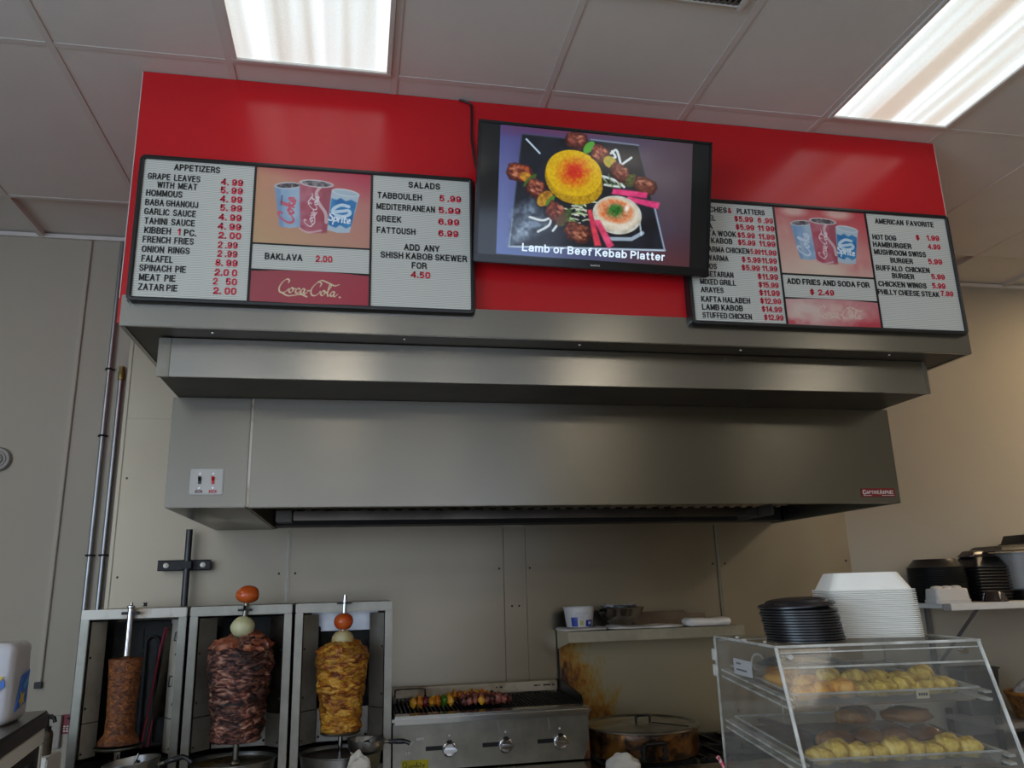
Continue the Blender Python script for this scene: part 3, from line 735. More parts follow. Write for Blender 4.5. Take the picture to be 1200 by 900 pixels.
SCRIPT_SPRITE = [[(1.2, 1.9), (0.6, 2.1), (0.2, 1.6), (0.9, 0.9), (0.8, 0.1), (0.0, 0.2)], [(1.4, 1.1), (1.2, -0.9)], [(1.4, 0.9), (2.0, 1.1), (2.1, 0.3), (1.4, 0.1)], [(2.5, 1.1), (2.5, 0.0)], [(2.5, 0.7), (3.1, 1.1)], [(3.4, 1.1), (3.4, 0.0)], [(3.4, 1.6), (3.45, 1.7)], [(4.1, 1.8), (4.0, 0.2), (4.4, 0.1)], [(3.8, 1.1), (4.5, 1.1)], [(4.8, 0.6), (5.4, 0.7), (5.2, 1.15), (4.8, 0.7), (5.0, 0.05), (5.5, 0.2)]]

def cups_picture(faded):
    c = Canvas(190, 136, 85, 635, 70, 465)
    if not faded:
        c.grad('#c58a6e', '#c07070', '#c3a078', '#c08a78'); c.glow(600, 80, 420, 160, '#b9304a', 0.9); c.glow(300, 60, 300, 60, '#b84a50', 0.7)
    else:
        c.grad('#bd4c50', '#c24048', '#d2b2a0', '#cda398'); c.glow(330, 430, 420, 260, '#dcc4ac', 0.9); c.glow(120, 250, 120, 200, '#cf9c90', 0.6, 60)
        c.ell(200, 85, 70, 30, '#e2c4b4', 0, 10, op=0.8); c.ell(470, 85, 80, 34, '#e0c0b0', 0, 10, op=0.8)
        c.glow(560, 380, 160, 120, '#cc7a78', 0.7, 60)
    # pale tall cup
    c.poly([(172, 166), (298, 150), (304, 372), (250, 382), (205, 374)], '#8aa4c0' if not faded else '#7fa0c4', 1.5, 60, '#a8bccb')
    c.poly([(172, 166), (200, 164), (222, 376), (205, 374)], '#6c8cb4', 4, op=0.6)
    c.ell(235, 158, 63, 18, '#c9cccf', -6); c.ell(235, 158, 55, 13, '#3b3438', -6, tex=14, var='#8a8286')
    # red cup
    c.poly([(289, 136), (454, 142), (428, 394), (360, 402), (303, 388)], '#a84a5a' if not faded else '#b04858', 1.5, 50, '#b66a78')
    c.poly([(400, 145), (454, 142), (428, 394), (405, 398)], '#94404f', 6, op=0.6)
    c.line(spline([(392, 150), (372, 190), (385, 240), (418, 290), (424, 340)]), 16, '#d8c0c0', 0.85); c.line(spline([(300, 380), (340, 398), (400, 385)]), 10, '#d9b6b6', 0.8)
    c.ell(371, 138, 83, 20, '#d6d2d0', 2); c.ell(371, 138, 73, 15, '#41363a', 2, tex=14, var='#948a8c')
    # blue cup
    c.poly([(445, 166), (581, 186), (537, 388), (480, 392), (430, 380)], '#b3c3ce', 1.5)
    c.poly([(446, 210), (470, 218), (490, 206), (515, 222), (540, 212), (568, 226), (545, 352), (520, 366), (490, 350), (470, 366), (434, 352)], '#1f6aa5', 2, 40, '#3c86b8')
    c.ell(514, 176, 68, 19, '#d2d6d8', 7); c.ell(514, 177, 60, 13, '#aebcc6', 7)
    # marks
    def rot(cx, cy, k, a):
        a = math.radians(a); return lambda x, y: (cx + k * (x * math.cos(a) - y * math.sin(a) * -1) , cy + k * (x * math.sin(a) * 1 - y * math.cos(a)))
    c.pen(SCRIPT_COKE, rot(262, 362, 23, -86), '#cf5a6c' if not faded else '#c8d4e4', 0.55, 0.5)
    if not faded: c.line([(208, 262), (210, 215)], 8, '#49566e', 0.7)
    c.pen(SCRIPT_COLA, rot(352, 372, 13.2, -78), '#e8dcdc', 0.42, 0.5)
    c.line(spline([(530, 250), (495, 244), (462, 262), (455, 282), (500, 276), (530, 272), (535, 290), (505, 304), (470, 300)]), 17, '#cfe0ea', 0.95)
    c.pen(SCRIPT_SPRITE, rot(434, 328, 19, 7), '#eef2f4', 0.42, 0.6)
    return c
def banner_picture(faded):
    c = Canvas(200, 50, 45, 627, 565, 733)
    if not faded:
        c.grad('#9c4a50', '#a8424e', '#a04a50', '#aa3848')
        c.pen(SCRIPT_COLA, lambda x, y: (178 + x * 22.5, 672 - y * 22 + x * 1.2), '#d8c8a4', 0.36, 0.42)
        c.ell(484, 690, 5, 5, '#d8c8a4')
    else:
        c.grad('#c99090', '#c67c7e', '#cfa09a', '#c45058'); c.glow(180, 640, 220, 120, '#d6bcae', 0.9, 60); c.glow(400, 640, 240, 90, '#d8b4a8', 0.8, 40)
        c.pen(SCRIPT_COLA, lambda x, y: (228 + x * 22, 664 - y * 20 + x * 1.2), '#d9c3ae', 0.34, 0.4)
        c.glow(60, 720, 160, 40, '#c05058', 0.8, 30); c.glow(560, 720, 200, 50, '#bd3a46', 0.8, 30)
    return c

# ------------------------------------------------------------------ menu boards
APPETIZER_LINES = [
('APPETIZERS',-0.678,-0.520,3.157), ('GRAPE  LEAVES',-0.764,-0.586,3.115), ('WITH  MEAT',-0.730,-0.594,3.083),
('HOMMOUS',-0.764,-0.642,3.049), ('BABA GHANOUJ',-0.764,-0.586,3.012), ('GARLIC  SAUCE',-0.764,-0.591,2.976),
('TAHINI  SAUCE',-0.761,-0.592,2.940), ('KIBBEH',-0.758,-0.670,2.904), ('*1',-0.648,-0.638,2.903),
('PC.',-0.626,-0.584,2.902), ('FRENCH  FRIES',-0.760,-0.591,2.869), ('ONION  RINGS',-0.760,-0.602,2.832),
('FALAFEL',-0.758,-0.655,2.796), ('SPINACH  PIE',-0.762,-0.609,2.761), ('MEAT  PIE',-0.760,-0.641,2.726),
('ZATAR PIE',-0.760,-0.632,2.690), ('*4. 99',-0.514,-0.437,3.111), ('*5. 99',-0.514,-0.436,3.078),
('*4. 99',-0.513,-0.436,3.043), ('*5. 99',-0.511,-0.435,3.008), ('*4. 99',-0.513,-0.435,2.971),
('*4. 99',-0.514,-0.434,2.935), ('*2. 00',-0.509,-0.432,2.900), ('*2 .99',-0.509,-0.442,2.863),
('*2 .99',-0.508,-0.441,2.829), ('*8. 99',-0.513,-0.438,2.794), ('*2.0 0',-0.513,-0.437,2.757),
('*2',-0.516,-0.501,2.723), ('*50',-0.474,-0.436,2.723), ('*2. 00',-0.513,-0.436,2.688)]
BAKLAVA_LINES = [
('BAKLAVA',-0.346,-0.215,2.828), ('*2.00',-0.168,-0.109,2.828)]
SALAD_LINES = [
('SALADS',0.166,0.287,3.153), ('TABBOULEH',0.049,0.217,3.101), ('*5 .99',0.284,0.368,3.104),
('MEDITERRANEAN',0.047,0.267,3.054), ('*5.99',0.280,0.365,3.054), ('GREEK',0.048,0.140,3.004),
('*6.99',0.280,0.360,3.006), ('FATTOUSH',0.049,0.193,2.957), ('*6.99',0.280,0.356,2.958),
('ADD  ANY',0.151,0.284,2.893), ('SHISH KABOB SKEWER',0.065,0.388,2.858), ('FOR',0.180,0.236,2.821),
('*4.50',0.177,0.249,2.784)]
PLATTER_LINES = [
('SANDWICHES',1.282,1.477,3.137), ('*&',1.481,1.497,3.137), ('PLATTERS',1.522,1.647,3.137),
('FALAFEL',1.309,1.422,3.098), ('*$5.99',1.507,1.590,3.102), ('*6 .99',1.612,1.681,3.102),
('KAFTA',1.306,1.406,3.060), ('*$5.99',1.509,1.591,3.065), ('*11 99',1.608,1.683,3.066),
('SHISH TA WOOK',1.294,1.507,3.030), ('*$5.99',1.513,1.590,3.029), ('*11.99',1.607,1.680,3.028),
('SHISH  KABOB',1.300,1.487,2.997), ('*$5.99',1.512,1.589,2.996), ('*11.99',1.606,1.679,2.996),
('SHAWARMA CHICKEN',1.305,1.558,2.958), ('*5.99',1.563,1.608,2.958), ('*11.99',1.611,1.679,2.957),
('SHAWARMA',1.319,1.461,2.920), ('*$ 5.99',1.521,1.604,2.921), ('*11.99',1.609,1.676,2.921),
('GYROS',1.322,1.407,2.883), ('*$5.99',1.516,1.596,2.885), ('*11.99',1.607,1.674,2.886),
('VEGETARIAN',1.325,1.476,2.849), ('*$11.99',1.583,1.673,2.850), ('MIXED GRILL',1.329,1.484,2.815),
('*$15.99',1.583,1.671,2.814), ('ARAYES',1.329,1.426,2.781), ('*$11.99',1.582,1.672,2.779),
('KAFTA HALABEH',1.327,1.537,2.741), ('*$12.99',1.582,1.674,2.744), ('LAMB KABOB',1.327,1.502,2.707),
('*$14.99',1.585,1.673,2.709), ('STUFFED CHICKEN',1.326,1.537,2.673), ('*$12.99',1.591,1.675,2.674)]
COMBO_LINES = [
('ADD FRIES AND SODA FOR',1.712,2.090,2.836), ('*$  2.49',1.810,1.919,2.793)]
AMERICAN_LINES = [
('AMERICAN  FAVORITE',2.164,2.451,3.136), ('HOT DOG',2.140,2.254,3.060), ('*$',2.352,2.369,3.070),
('*1.99',2.405,2.467,3.072), ('HAMBURGER',2.137,2.322,3.026), ('*4.99',2.404,2.465,3.031),
('MUSHROOM SWISS',2.137,2.387,2.991), ('BURGER',2.209,2.317,2.956), ('*5.99',2.393,2.461,2.961),
('BUFFALO  CHICKEN',2.135,2.391,2.918), ('BURGER',2.206,2.311,2.885), ('*5.99',2.396,2.461,2.891),
('CHICKEN WINGS',2.134,2.364,2.846), ('*5.99',2.392,2.456,2.849), ('PHILLY CHEESE STEAK',2.126,2.419,2.809),
('*7.99',2.428,2.488,2.815)]

BY = 2.735
M_strip = None
def letter_board_mat():
    m = bpy.data.materials.new('grooved_letter_board'); m.use_nodes = True
    nt = m.node_tree; b = nt.nodes['Principled BSDF']; b.inputs['Roughness'].default_value = 0.5
    tc = nt.nodes.new('ShaderNodeTexCoord'); sep = nt.nodes.new('ShaderNodeSeparateXYZ'); nt.links.new(tc.outputs['Object'], sep.inputs[0])
    mu = nt.nodes.new('ShaderNodeMath'); mu.operation = 'MULTIPLY'; mu.inputs[1].default_value = 155; nt.links.new(sep.outputs['Z'], mu.inputs[0])
    fr = nt.nodes.new('ShaderNodeMath'); fr.operation = 'FRACT'; nt.links.new(mu.outputs[0], fr.inputs[0])
    r = ramp(nt, fr.outputs[0], [(0.0, rgb('#8d8c82')), (0.22, rgb('#a8a79d')), (0.32, rgb('#cfcec4')), (0.9, rgb('#d2d1c8')), (1.0, rgb('#98978d'))])
    nt.links.new(r.outputs[0], b.inputs['Base Color'])
    return m
def menu_board(lab, x0, x1, z0, z1, cols, panels):
    global M_strip
    if M_strip is None: M_strip = letter_board_mat()
    t = thing('menu_board', lab, 'menu board', (x0, 2.7749, z0), 0, 'black framed menu boards')
    O = Vector((x0, 2.7749, z0))
    w, h = x1 - x0, z1 - z0
    # frame: four rounded rails, mitred by overlap, and the case behind
    mb = MB(); r = 0.020
    def loop(inset, y, rad, n=5):
        pts = []
        for cx, cz, a0 in ((w - inset - rad, h - inset - rad, 0), (inset + rad, h - inset - rad, 90), (inset + rad, inset + rad, 180), (w - inset - rad, inset + rad, 270)):
            for k in range(n + 1):
                a = math.radians(a0 + 90 * k / n); pts.append((cx + rad * math.cos(a), y, cz + rad * math.sin(a)))
        return pts
    rings = [loop(0, 0, 0.022), loop(0, -0.038, 0.022), loop(0.004, -0.046, 0.018), loop(0.013, -0.047, 0.010), loop(0.018, -0.043, 0.006), loop(0.018, -0.034, 0.006)]
    n = len(rings[0]); v = [p for R_ in rings for p in R_]
    f = [(j * n + i, j * n + (i + 1) % n, (j + 1) * n + (i + 1) % n, (j + 1) * n + i) for j in range(len(rings) - 1) for i in range(n)]
    mb.add(v, f); mb.build('frame', M_black, t, smooth=40)
    mb = MB(); mb.box(0.004, w - 0.004, -0.034, -0.001, 0.004, h - 0.004); mb.build('case', M_dark, t, smooth=0)
    mb = MB()
    for x in cols: mb.box(x - x0 - 0.004, x - x0 + 0.004, -0.042, -0.034, 0.016, h - 0.016, 0.001)
    for (a, b, z) in panels['rails']: mb.box(a - x0 + 0.004, b - x0 - 0.004, -0.0415, -0.034, z - z0 - 0.003, z - z0 + 0.003, 0.0008)
    mb.build('divider', M_black, t)
    for (a, b, za, zb, lines, hh) in panels['letters']:
        mb = MB(); mb.box(a - x0, b - x0, -0.0385, -0.034, za - z0, zb - z0)
        pn = mb.build('letter_panel', M_strip, t, smooth=0)
        for (s_, xa, xb, z) in lines:
            red = s_.startswith('*'); s_ = s_.lstrip('*')
            text('lettering', s_, xa - x0, xb - x0, z - z0, hh, -0.0386, M_redletter if red else M_letter, pn, 0.026 if not red else 0.03, 0.002, label='red lettering' if red else None)
    for (c, a, b, za, zb, nm, lab2, bow) in panels['prints']:
        c.sheet(nm, MATS['poster_print'], t, lambda u, v, a=a, b=b, za=za, zb=zb, bow=bow: (a - x0 + u * (b - a), -0.0390 - bow * math.sin(math.pi * u), zb - z0 - v * (zb - za) - bow * 1.2 * math.sin(math.pi * u) * v + bow * 0.9 * math.sin(math.pi * u) * (1 - v)), label=lab2)
    return t
def menus():
    MATS['poster_print'] = print_mat('poster_print', 0.30)
    menu_board('left black-framed menu board listing appetizers, baklava and salads', -0.797, 0.419, 2.635, 3.200, (-0.395, 0.028),
        dict(rails=[(-0.395, 0.028, 2.876), (-0.395, 0.028, 2.773)],
             letters=[(-0.779, -0.399, 2.653, 3.182, APPETIZER_LINES, 0.0265), (-0.391, 0.024, 2.779, 2.873, BAKLAVA_LINES, 0.0265), (0.032, 0.401, 2.653, 3.182, SALAD_LINES, 0.0265)],
             prints=[(cups_picture(False), -0.391, 0.024, 2.879, 3.182, 'drink_poster', 'poster of three iced drink cups on an orange ground', 0.0),
                     (banner_picture(False), -0.391, 0.024, 2.653, 2.770, 'banner_poster', 'dull red banner with cream script lettering', 0.006)]))
    menu_board('right black-framed menu board with platters and american favorites, partly behind the television', 1.276, 2.530, 2.630, 3.186, (1.690, 2.120),
        dict(rails=[(1.690, 2.120, 2.868), (1.690, 2.120, 2.762)],
             letters=[(1.294, 1.686, 2.648, 3.168, PLATTER_LINES, 0.0255), (1.694, 2.116, 2.766, 2.864, COMBO_LINES, 0.0255), (2.124, 2.512, 2.648, 3.168, AMERICAN_LINES, 0.0255)],
             prints=[(cups_picture(True), 1.694, 2.116, 2.872, 3.168, 'drink_poster', 'sun-faded poster of three drink cups', 0.0),
                     (banner_picture(True), 1.694, 2.116, 2.648, 2.758, 'banner_poster', 'faded pinkish banner whose script has almost gone', 0.005)]))

# ------------------------------------------------------------------ television
def homography(src):
    """unit square (u right, v down) to the four drawing corners"""
    (x0, y0), (x1, y1), (x2, y2), (x3, y3) = src
    dx1, dx2, sx = x1 - x2, x3 - x2, x0 - x1 + x2 - x3; dy1, dy2, sy = y1 - y2, y3 - y2, y0 - y1 + y2 - y3
    den = dx1 * dy2 - dx2 * dy1; g = (sx * dy2 - dx2 * sy) / den; h = (dx1 * sy - sx * dy1) / den
    return np.array([[x1 - x0 + g * x1, x3 - x0 + h * x3, x0], [y1 - y0 + g * y1, y3 - y0 + h * y3, y0], [g, h, 1]])
def platter_picture():
    c = Canvas(240, 172, 0, 1, 0, 1, homography([(175, 146), (1072, 232), (1072, 820), (163, 770)]))
    c.px = 3.9
    c.grad('#45457e', '#4a3844', '#5a70a8', '#3a2c38'); c.glow(420, 160, 420, 60, '#5c2a50', 0.9); c.glow(640, 160, 300, 60, '#703a4c', 0.8)
    c.glow(190, 480, 100, 300, '#6a76a8', 0.6); c.glow(980, 420, 220, 300, '#5c5256', 0.6); c.glow(1000, 800, 300, 160, '#5a2a2e', 0.7)
    plate = [(275, 188), (822, 240), (956, 742), (224, 734)]
    c.poly(plate, '#34404f', 1); c.line([(224, 734), (956, 742)], 9, '#aebfd2'); c.line([(900, 520), (956, 742)], 7, '#8fa2b8'); c.line([(240, 600), (224, 734)], 6, '#9fb4ca'); c.line([(600, 214), (822, 240)], 5, '#7f90a4'); c.poly([(279, 193), (818, 245), (949, 734), (229, 728)], '#0c0f18', 1.5, 60, '#181c28')
    c.poly([(240, 560), (330, 500), (420, 640), (232, 722)], '#7f93ac', 14, 24, '#2c3646', 0.85); c.poly([(236, 640), (300, 590), (330, 680), (234, 722)], '#a8bcd0', 10, 20, '#48566a', 0.7)
    c.line([(298, 215), (362, 282)], 8, '#b9cfe2'); c.line([(680, 690), (800, 690), (850, 660)], 18, '#b4c8dc', 0.8); c.line([(835, 600), (846, 670)], 8, '#c8d8e6', 0.8)
    for P in ([(640, 260), (690, 280), (720, 265), (742, 330)], [(660, 300), (715, 300), (700, 270)], [(750, 330), (790, 300)], [(320, 590), (380, 605), (420, 590)], [(360, 660), (410, 630), (420, 600)], [(430, 655), (470, 600)], [(660, 390), (720, 410), (760, 440)], [(670, 430), (740, 440)]): c.line(spline(P), 11, '#cfdbe0')
    for k in range(26):
        a = (k * 137) % 360; x = 545 + 90 * math.cos(a) * ((k % 5) / 5 + .2); y = 555 + 55 * math.sin(a * 1.7)
        c.line(spline([(x - 24, y), (x, y - 12 + k % 7 * 3), (x + 22, y + 6)]), 7, ('#c8d4b8', '#dfe4d4', '#7da058', '#b8c8a4')[k % 4], 0.9)
    for k in range(10): c.line([(650 + k * 12, 380 + (k % 3) * 25), (680 + k * 9, 420 + (k % 4) * 8)], 6, ('#b8c4b0', '#58743c')[k % 2], 0.9)
    # rice dome
    c.ell(520, 400, 138, 118, '#b29004', 35, tex=10, var='#8a6a02'); c.ell(535, 420, 130, 100, '#c09a06', 25, tex=9, var='#97740a')
    c.ell(524, 376, 134, 108, '#d9b60a', 20, tex=8, var='#bf9708')
    c.glow(524, 372, 95, 88, '#c82c06', 1.0, 10); c.glow(526, 368, 50, 44, '#b81c06', 0.9, 8)
    def cube(x, y, rx, ry, rot, a='#96503c', b='#4c1f18'):
        q = math.radians(rot); rnd = random.Random(int(x + y))
        def loop(k, dx=0, dy=0):
            P = []
            for u, v in ((-1, -.7), (-.5, -1), (.6, -.95), (1, -.4), (.95, .6), (.4, 1), (-.6, .9), (-1, .3)):
                u *= rx * k * rnd.uniform(.86, 1.08); v *= ry * k * rnd.uniform(.86, 1.08)
                P.append((x + dx + u * math.cos(q) - v * math.sin(q), y + dy + u * math.sin(q) + v * math.cos(q)))
            return P
        c.poly(loop(1.0), b, 1.5, 10, '#24090a'); c.poly(loop(0.82, -3, -7), a, 3, 11, b)
        for _ in range(7):
            ux, uy = x + rnd.uniform(-.55, .55) * rx, y + rnd.uniform(-.65, .4) * ry
            c.ell(ux, uy, rx * .16, ry * .10, ('#c88468', '#d49a7c', '#3a120c')[_ % 3], rot + rnd.uniform(-40, 40), 2, op=0.75)
    # skewer at the left
    cube(272, 378, 68, 46, 12, '#a8502c'); c.ell(300, 398, 34, 22, '#c8912c', 30, tex=12, var='#8c5a18'); c.ell(318, 412, 42, 13, '#3e5c20', -45); cube(348, 454, 48, 44, 30, '#a85c44')
    c.ell(390, 500, 44, 30, '#bf9420', -45, tex=14, var='#8a5a14'); c.ell(415, 510, 32, 12, '#4a7a24', -50); cube(444, 566, 56, 44, 40, '#8e4838'); c.ell(488, 590, 48, 20, '#2a3a1c', -60, tex=10, var='#4f6a2a'); c.ell(470, 600, 20, 36, '#54402a', 30)
    cube(548, 664, 70, 48, 22, '#9a5a3c')
    # skewer at the upper right
    cube(535, 222, 56, 40, 12, '#8c4a3e'); c.ell(592, 252, 20, 34, '#4f9a34', 40); cube(646, 286, 48, 42, 30, '#9c5648'); c.ell(692, 322, 34, 26, '#8f9a34', 40, tex=10, var='#c09a3a'); cube(742, 374, 54, 38, 38, '#8a5044'); c.ell(792, 408, 24, 34, '#3c3020', 30, tex=10, var='#58702c'); cube(858, 436, 58, 40, 24, '#8a4c3c')
    # pickles, dip
    c.poly([(710, 448), (870, 466), (866, 494), (702, 474)], '#e0407e', 2, 26, '#c22a66'); c.poly([(778, 484), (928, 514), (918, 544), (772, 506)], '#e24a86', 2, 26, '#bf2864')
    c.ell(730, 575, 116, 92, '#c9ccc4', 12, tex=20, var='#b0aa9c'); c.ell(730, 570, 100, 78, '#dcd6c8', 12, 3, tex=18, var='#c9bca4')
    c.ell(722, 556, 84, 56, '#cf6a38', 14, 4, tex=12, var='#d2a078'); c.ell(728, 556, 58, 40, '#d0987a', 10, 3, tex=10, var='#b4603a'); c.glow(722, 556, 52, 44, '#1f6a20', 1.0, 9); c.ell(722, 548, 26, 20, '#2c7a2c', 0, 4, tex=8, var='#124a14'); c.ell(775, 542, 10, 16, '#f0e6dc', 20, 3)
    for P, cc in (([(590, 552), (610, 550), (660, 724), (628, 726)], '#d8404e'), ([(622, 602), (650, 600), (720, 722), (690, 738)], '#e0507c')): c.poly(P, cc, 2, 22, '#b82c50')
    # caption
    return c
def television():
    W, H = 0.935, 0.535
    t = thing('television', 'wall-mounted flat television showing a kebab platter, tilted forward between the menu boards', 'television', (0.875, 2.688, 2.822))
    tilt = math.radians(13.6); roll = math.radians(0.9)
    T = Matrix.Rotation(roll, 4, 'Y') @ Matrix.Rotation(tilt, 4, 'X')
    mb = MB(); mb.box(-W / 2, W / 2, 0.0, 0.028, 0, H, 0.004, xf=T); mb.box(-0.33, 0.33, 0.028, 0.055, 0.04, 0.34, 0.01, xf=T)
    mb.build('housing', M_black, t)
    b = 0.012
    mb = MB()
    mb.box(-W / 2, W / 2, -0.006, 0.0, 0, 0.030, 0.002, xf=T); mb.box(-W / 2, W / 2, -0.006, 0.0, H - b, H, 0.002, xf=T)
    mb.box(-W / 2, -W / 2 + b, -0.006, 0.0, 0.030, H - b, 0.002, xf=T); mb.box(W / 2 - b, W / 2, -0.006, 0.0, 0.030, H - b, 0.002, xf=T)
    mb.build('bezel', mat('bezel_gloss', (0.006, 0.006, 0.007), 0.2), t)
    text('maker_mark', 'SANYO', -0.018, 0.018, 0.0135, 0.006, -0.0062, M_whiteletter, t, 0.02, 0.0004, xf=T)
    mb = MB(); mb.box(-W / 2 + b, W / 2 - b, -0.002, 0.0, 0.030, H - b, xf=T)
    sc = mb.build('screen', mat('screen_glass', (0.012, 0.014, 0.014), 0.10, spec=0.6), t, smooth=0)
    x0, x1, z0, z1 = -0.385, 0.385, 0.034, H - 0.0135
    m = emit_mat('screen_picture', '#ffffff', 0.47, 'print', gloss=1.0)
    platter_picture().sheet('picture', m, sc, lambda u, v: tuple(T @ Vector((x0 + u * (x1 - x0), -0.0024, z1 - v * (z1 - z0)))))
    text('caption', 'Lamb or Beef Kebab Platter', -0.287, 0.283, 0.066, 0.031, -0.0026, emit_mat('caption_glow', '#d6eafa', 0.58), sc, 0.005, 0.0004, xf=T)
    # the wall arm behind it
    mb = MB(); mb.box(-0.12, 0.12, 0.075, 0.0865, 0.08, 0.30, 0.003)
    mb.tube([(-0.05, 0.08, 0.20), (-0.05, 0.0, 0.16)], 0.012, 8); mb.tube([(0.05, 0.08, 0.20), (0.05, 0.0, 0.16)], 0.012, 8)
    mb.build('wall_mount', M_dark, t)
    c = thing('power_cord', 'thin black cord from the ceiling down behind the upper left corner of the television', 'cord', (0.42, 2.772, CEIL))
    mb = MB(); mb.tube(spline([(-0.05, -0.004, -0.004), (-0.005, -0.004, -0.02), (0.0, -0.005, -0.06), (0.0, -0.006, -0.2), (0.03, -0.012, -0.36), (0.12, -0.01, -0.42)]), 0.0045, 8)
    mb.build('cable', M_black, c)
# ------------------------------------------------------------------ vertical broilers
RX90 = Matrix.Rotation(math.radians(90), 4, 'X')
M_tile = mat('pale_reflector', (0.46, 0.42, 0.34), 0.5, 0.0, color2=(0.27, 0.21, 0.13), scale=7, span=(0.15, 0.5))
M_wing = mat('wing_steel', (0.33, 0.31, 0.26), 0.45, 0.6, color2=(0.19, 0.165, 0.125), scale=6, span=(0.2, 0.5))
M_soot = mat('sooty_steel', (0.16, 0.135, 0.105), 0.45, 0.9, color2=(0.035, 0.028, 0.022), scale=6, span=(0.3, 0.62))
M_burner = mat('burner_mesh', (0.018, 0.016, 0.014), 0.7, 0.2, var=0.5, scale=60)
def screw_at(mb, x, y, z, r=0.006, m=0):
    mb.lathe([(r, 0), (r * 0.8, 0.003), (0, 0.004)], seg=8, m=m, xf=Matrix.Translation((x, y, z)) @ RX90)
def broiler(lab, x0, x1, kind):
    """open-fronted vertical gyro broiler between x0 and x1; local y runs back from the front posts"""
    YF = 3.72
    xc = (x0 + x1) / 2; w = (x1 - x0) / 2; top = 1.603; z0 = 0.88
    t = thing('gyro_broiler', lab, 'gyro broiler', (xc, YF, z0), 0, 'vertical gyro broilers')
    H = top - z0; p = 0.033
    for s in (-1, 1):
        mb = MB(); a, b = (s * w, s * (w - p)) if s > 0 else (s * w, s * (w - p))
        mb.box(min(a, b), max(a, b), 0, 0.03, 0.0, H - 0.040, 0.002)
        mb.build('post', M_frame, t)
    mb = MB(); mb.box(-w, w, -0.002, 0.032, H - 0.0395, H, 0.003); mb.build('top_bar', M_worn if kind == 1 else M_frame, t)
    # cabinet: back, sides, roof, base
    mb = MB(); mb.box(-w + 0.004, w - 0.004, 0.50, 0.51, 0.10, H - 0.002); mb.build('back_panel', M_soot, t, smooth=0)
    for s in (-1, 1):
        mb = MB(); a = s * (w - 0.0015); b = s * (w - 0.006); mb.box(min(a, b), max(a, b), 0.031, 0.51, 0.0, H - 0.041); mb.build('side_panel', M_frame, t, smooth=0)
    mb = MB(); mb.box(-w + 0.002, w - 0.002, 0.033, 0.51, H - 0.006, H - 0.001); mb.build('roof', M_frame, t, smooth=0)
    mb = MB(); mb.box(-w + 0.007, w - 0.007, 0.033, 0.51, 0.0, 0.045, 0.003); mb.build('base', M_soot, t)
    mb = MB(); mb.box(-w + 0.007, w - 0.007, 0.20, 0.46, 0.046, 0.098); mb.build('motor_box', M_dark, t, smooth=0)
    # burner block at the back
    bw = 0.118 if kind != 1 else 0.135
    zt = {1: H - 0.06, 2: H - 0.055, 3: H - 0.135}[kind]
    mb = MB(); mb.box(-bw, bw, 0.225, 0.42, 0.14, zt, 0.004)
    for i in range(2):
        for j in range(5):
            xx = -bw + 0.012 + i * (bw - 0.006); zz = 0.16 + j * (zt - 0.18) / 5
            mb.box(xx, xx + bw - 0.02, 0.219, 0.225, zz, zz + (zt - 0.18) / 5 - 0.012, 0.002)
    mb.build('burner', M_burner, t)
    # angled wings between posts and burner, upper and lower plates with screws
    for s in (-1, 1):
        def wing(z_a, z_b, m, nm, xa=w - 0.036, ya=0.034, xb=bw - 0.004, yb=0.10, t0=0.003):
            mb = MB()
            pts = [(s * xa, ya, z_a), (s * xb, yb, z_a), (s * xb, yb, z_b), (s * xa, ya, z_b)]
            mb.prism(pts, (0, -t0, 0), 0)
            n = 2 if z_b - z_a > 0.2 else 1
            for k in range(n): 
                q = 0.12 + 0.3 * k
                screw_at(mb, s * (xa + (xb - xa) * 0.10), ya + (yb - ya) * 0.10 - t0, z_a + (z_b - z_a) * (0.14 + 0.5 * k), 0.0055, 1)
            return mb.build(nm, [m, M_dark], t)
        wing(0.135, 0.268, M_tile if kind == 1 else M_wing, 'lower_wing', xb=bw - 0.004)
        up = {1: M_tile, 2: M_soot if s > 0 else M_wing, 3: M_wing}[kind]
        wing(0.272, H - 0.05, up, 'upper_wing')
    if kind != 1:
        mb = MB(); mb.box(-bw + 0.005, bw - 0.005, 0.135, 0.139, 0.130, 0.268); screw_at(mb, -bw + 0.015, 0.135, 0.15, 0.006, 1); screw_at(mb, bw - 0.015, 0.135, 0.15, 0.006, 1); mb.build('lower_plate', [M_wing, M_dark], t)
    if kind == 3:
        mb = MB(); mb.box(-0.155, 0.155, 0.26, 0.264, zt + 0.004, H - 0.012); mb.build('heat_shield', mat('shiny_shield', (0.6, 0.6, 0.6), 0.3, 0.6, var=0.3, scale=9), t, smooth=0)
        mb = MB(); mb.prism([(-w + 0.060, 0.105, 0.30), (-w + 0.100, 0.19, 0.30), (-w + 0.100, 0.19, H - 0.11), (-w + 0.060, 0.105, H - 0.08)], (0.004, 0, 0)); mb.build('flap', M_dark, t)
        mb = MB(); mb.prism([(w - 0.075, 0.105, 0.30), (w - 0.105, 0.18, 0.30), (w - 0.090, 0.18, H - 0.09), (w - 0.060, 0.105, H - 0.07)], (0.004, 0, 0)); mb.build('flap', M_wing, t)
    if kind == 2:
        mb = MB(); mb.prism([(-w + 0.085, 0.125, 0.28), (-w + 0.098, 0.19, 0.28), (-w + 0.098, 0.19, H - 0.10), (-w + 0.085, 0.125, H - 0.08)], (0.006, 0, 0)); mb.build('flap', M_dark, t)
        mb = MB(); mb.prism([(w - 0.100, 0.145, 0.28), (w - 0.130, 0.20, 0.28), (w - 0.095, 0.20, H - 0.10), (w - 0.070, 0.145, H - 0.06)], (0.006, 0, 0)); mb.build('flap', mat('glossy_black_flap', (0.012, 0.012, 0.016), 0.12, 0.7), t)
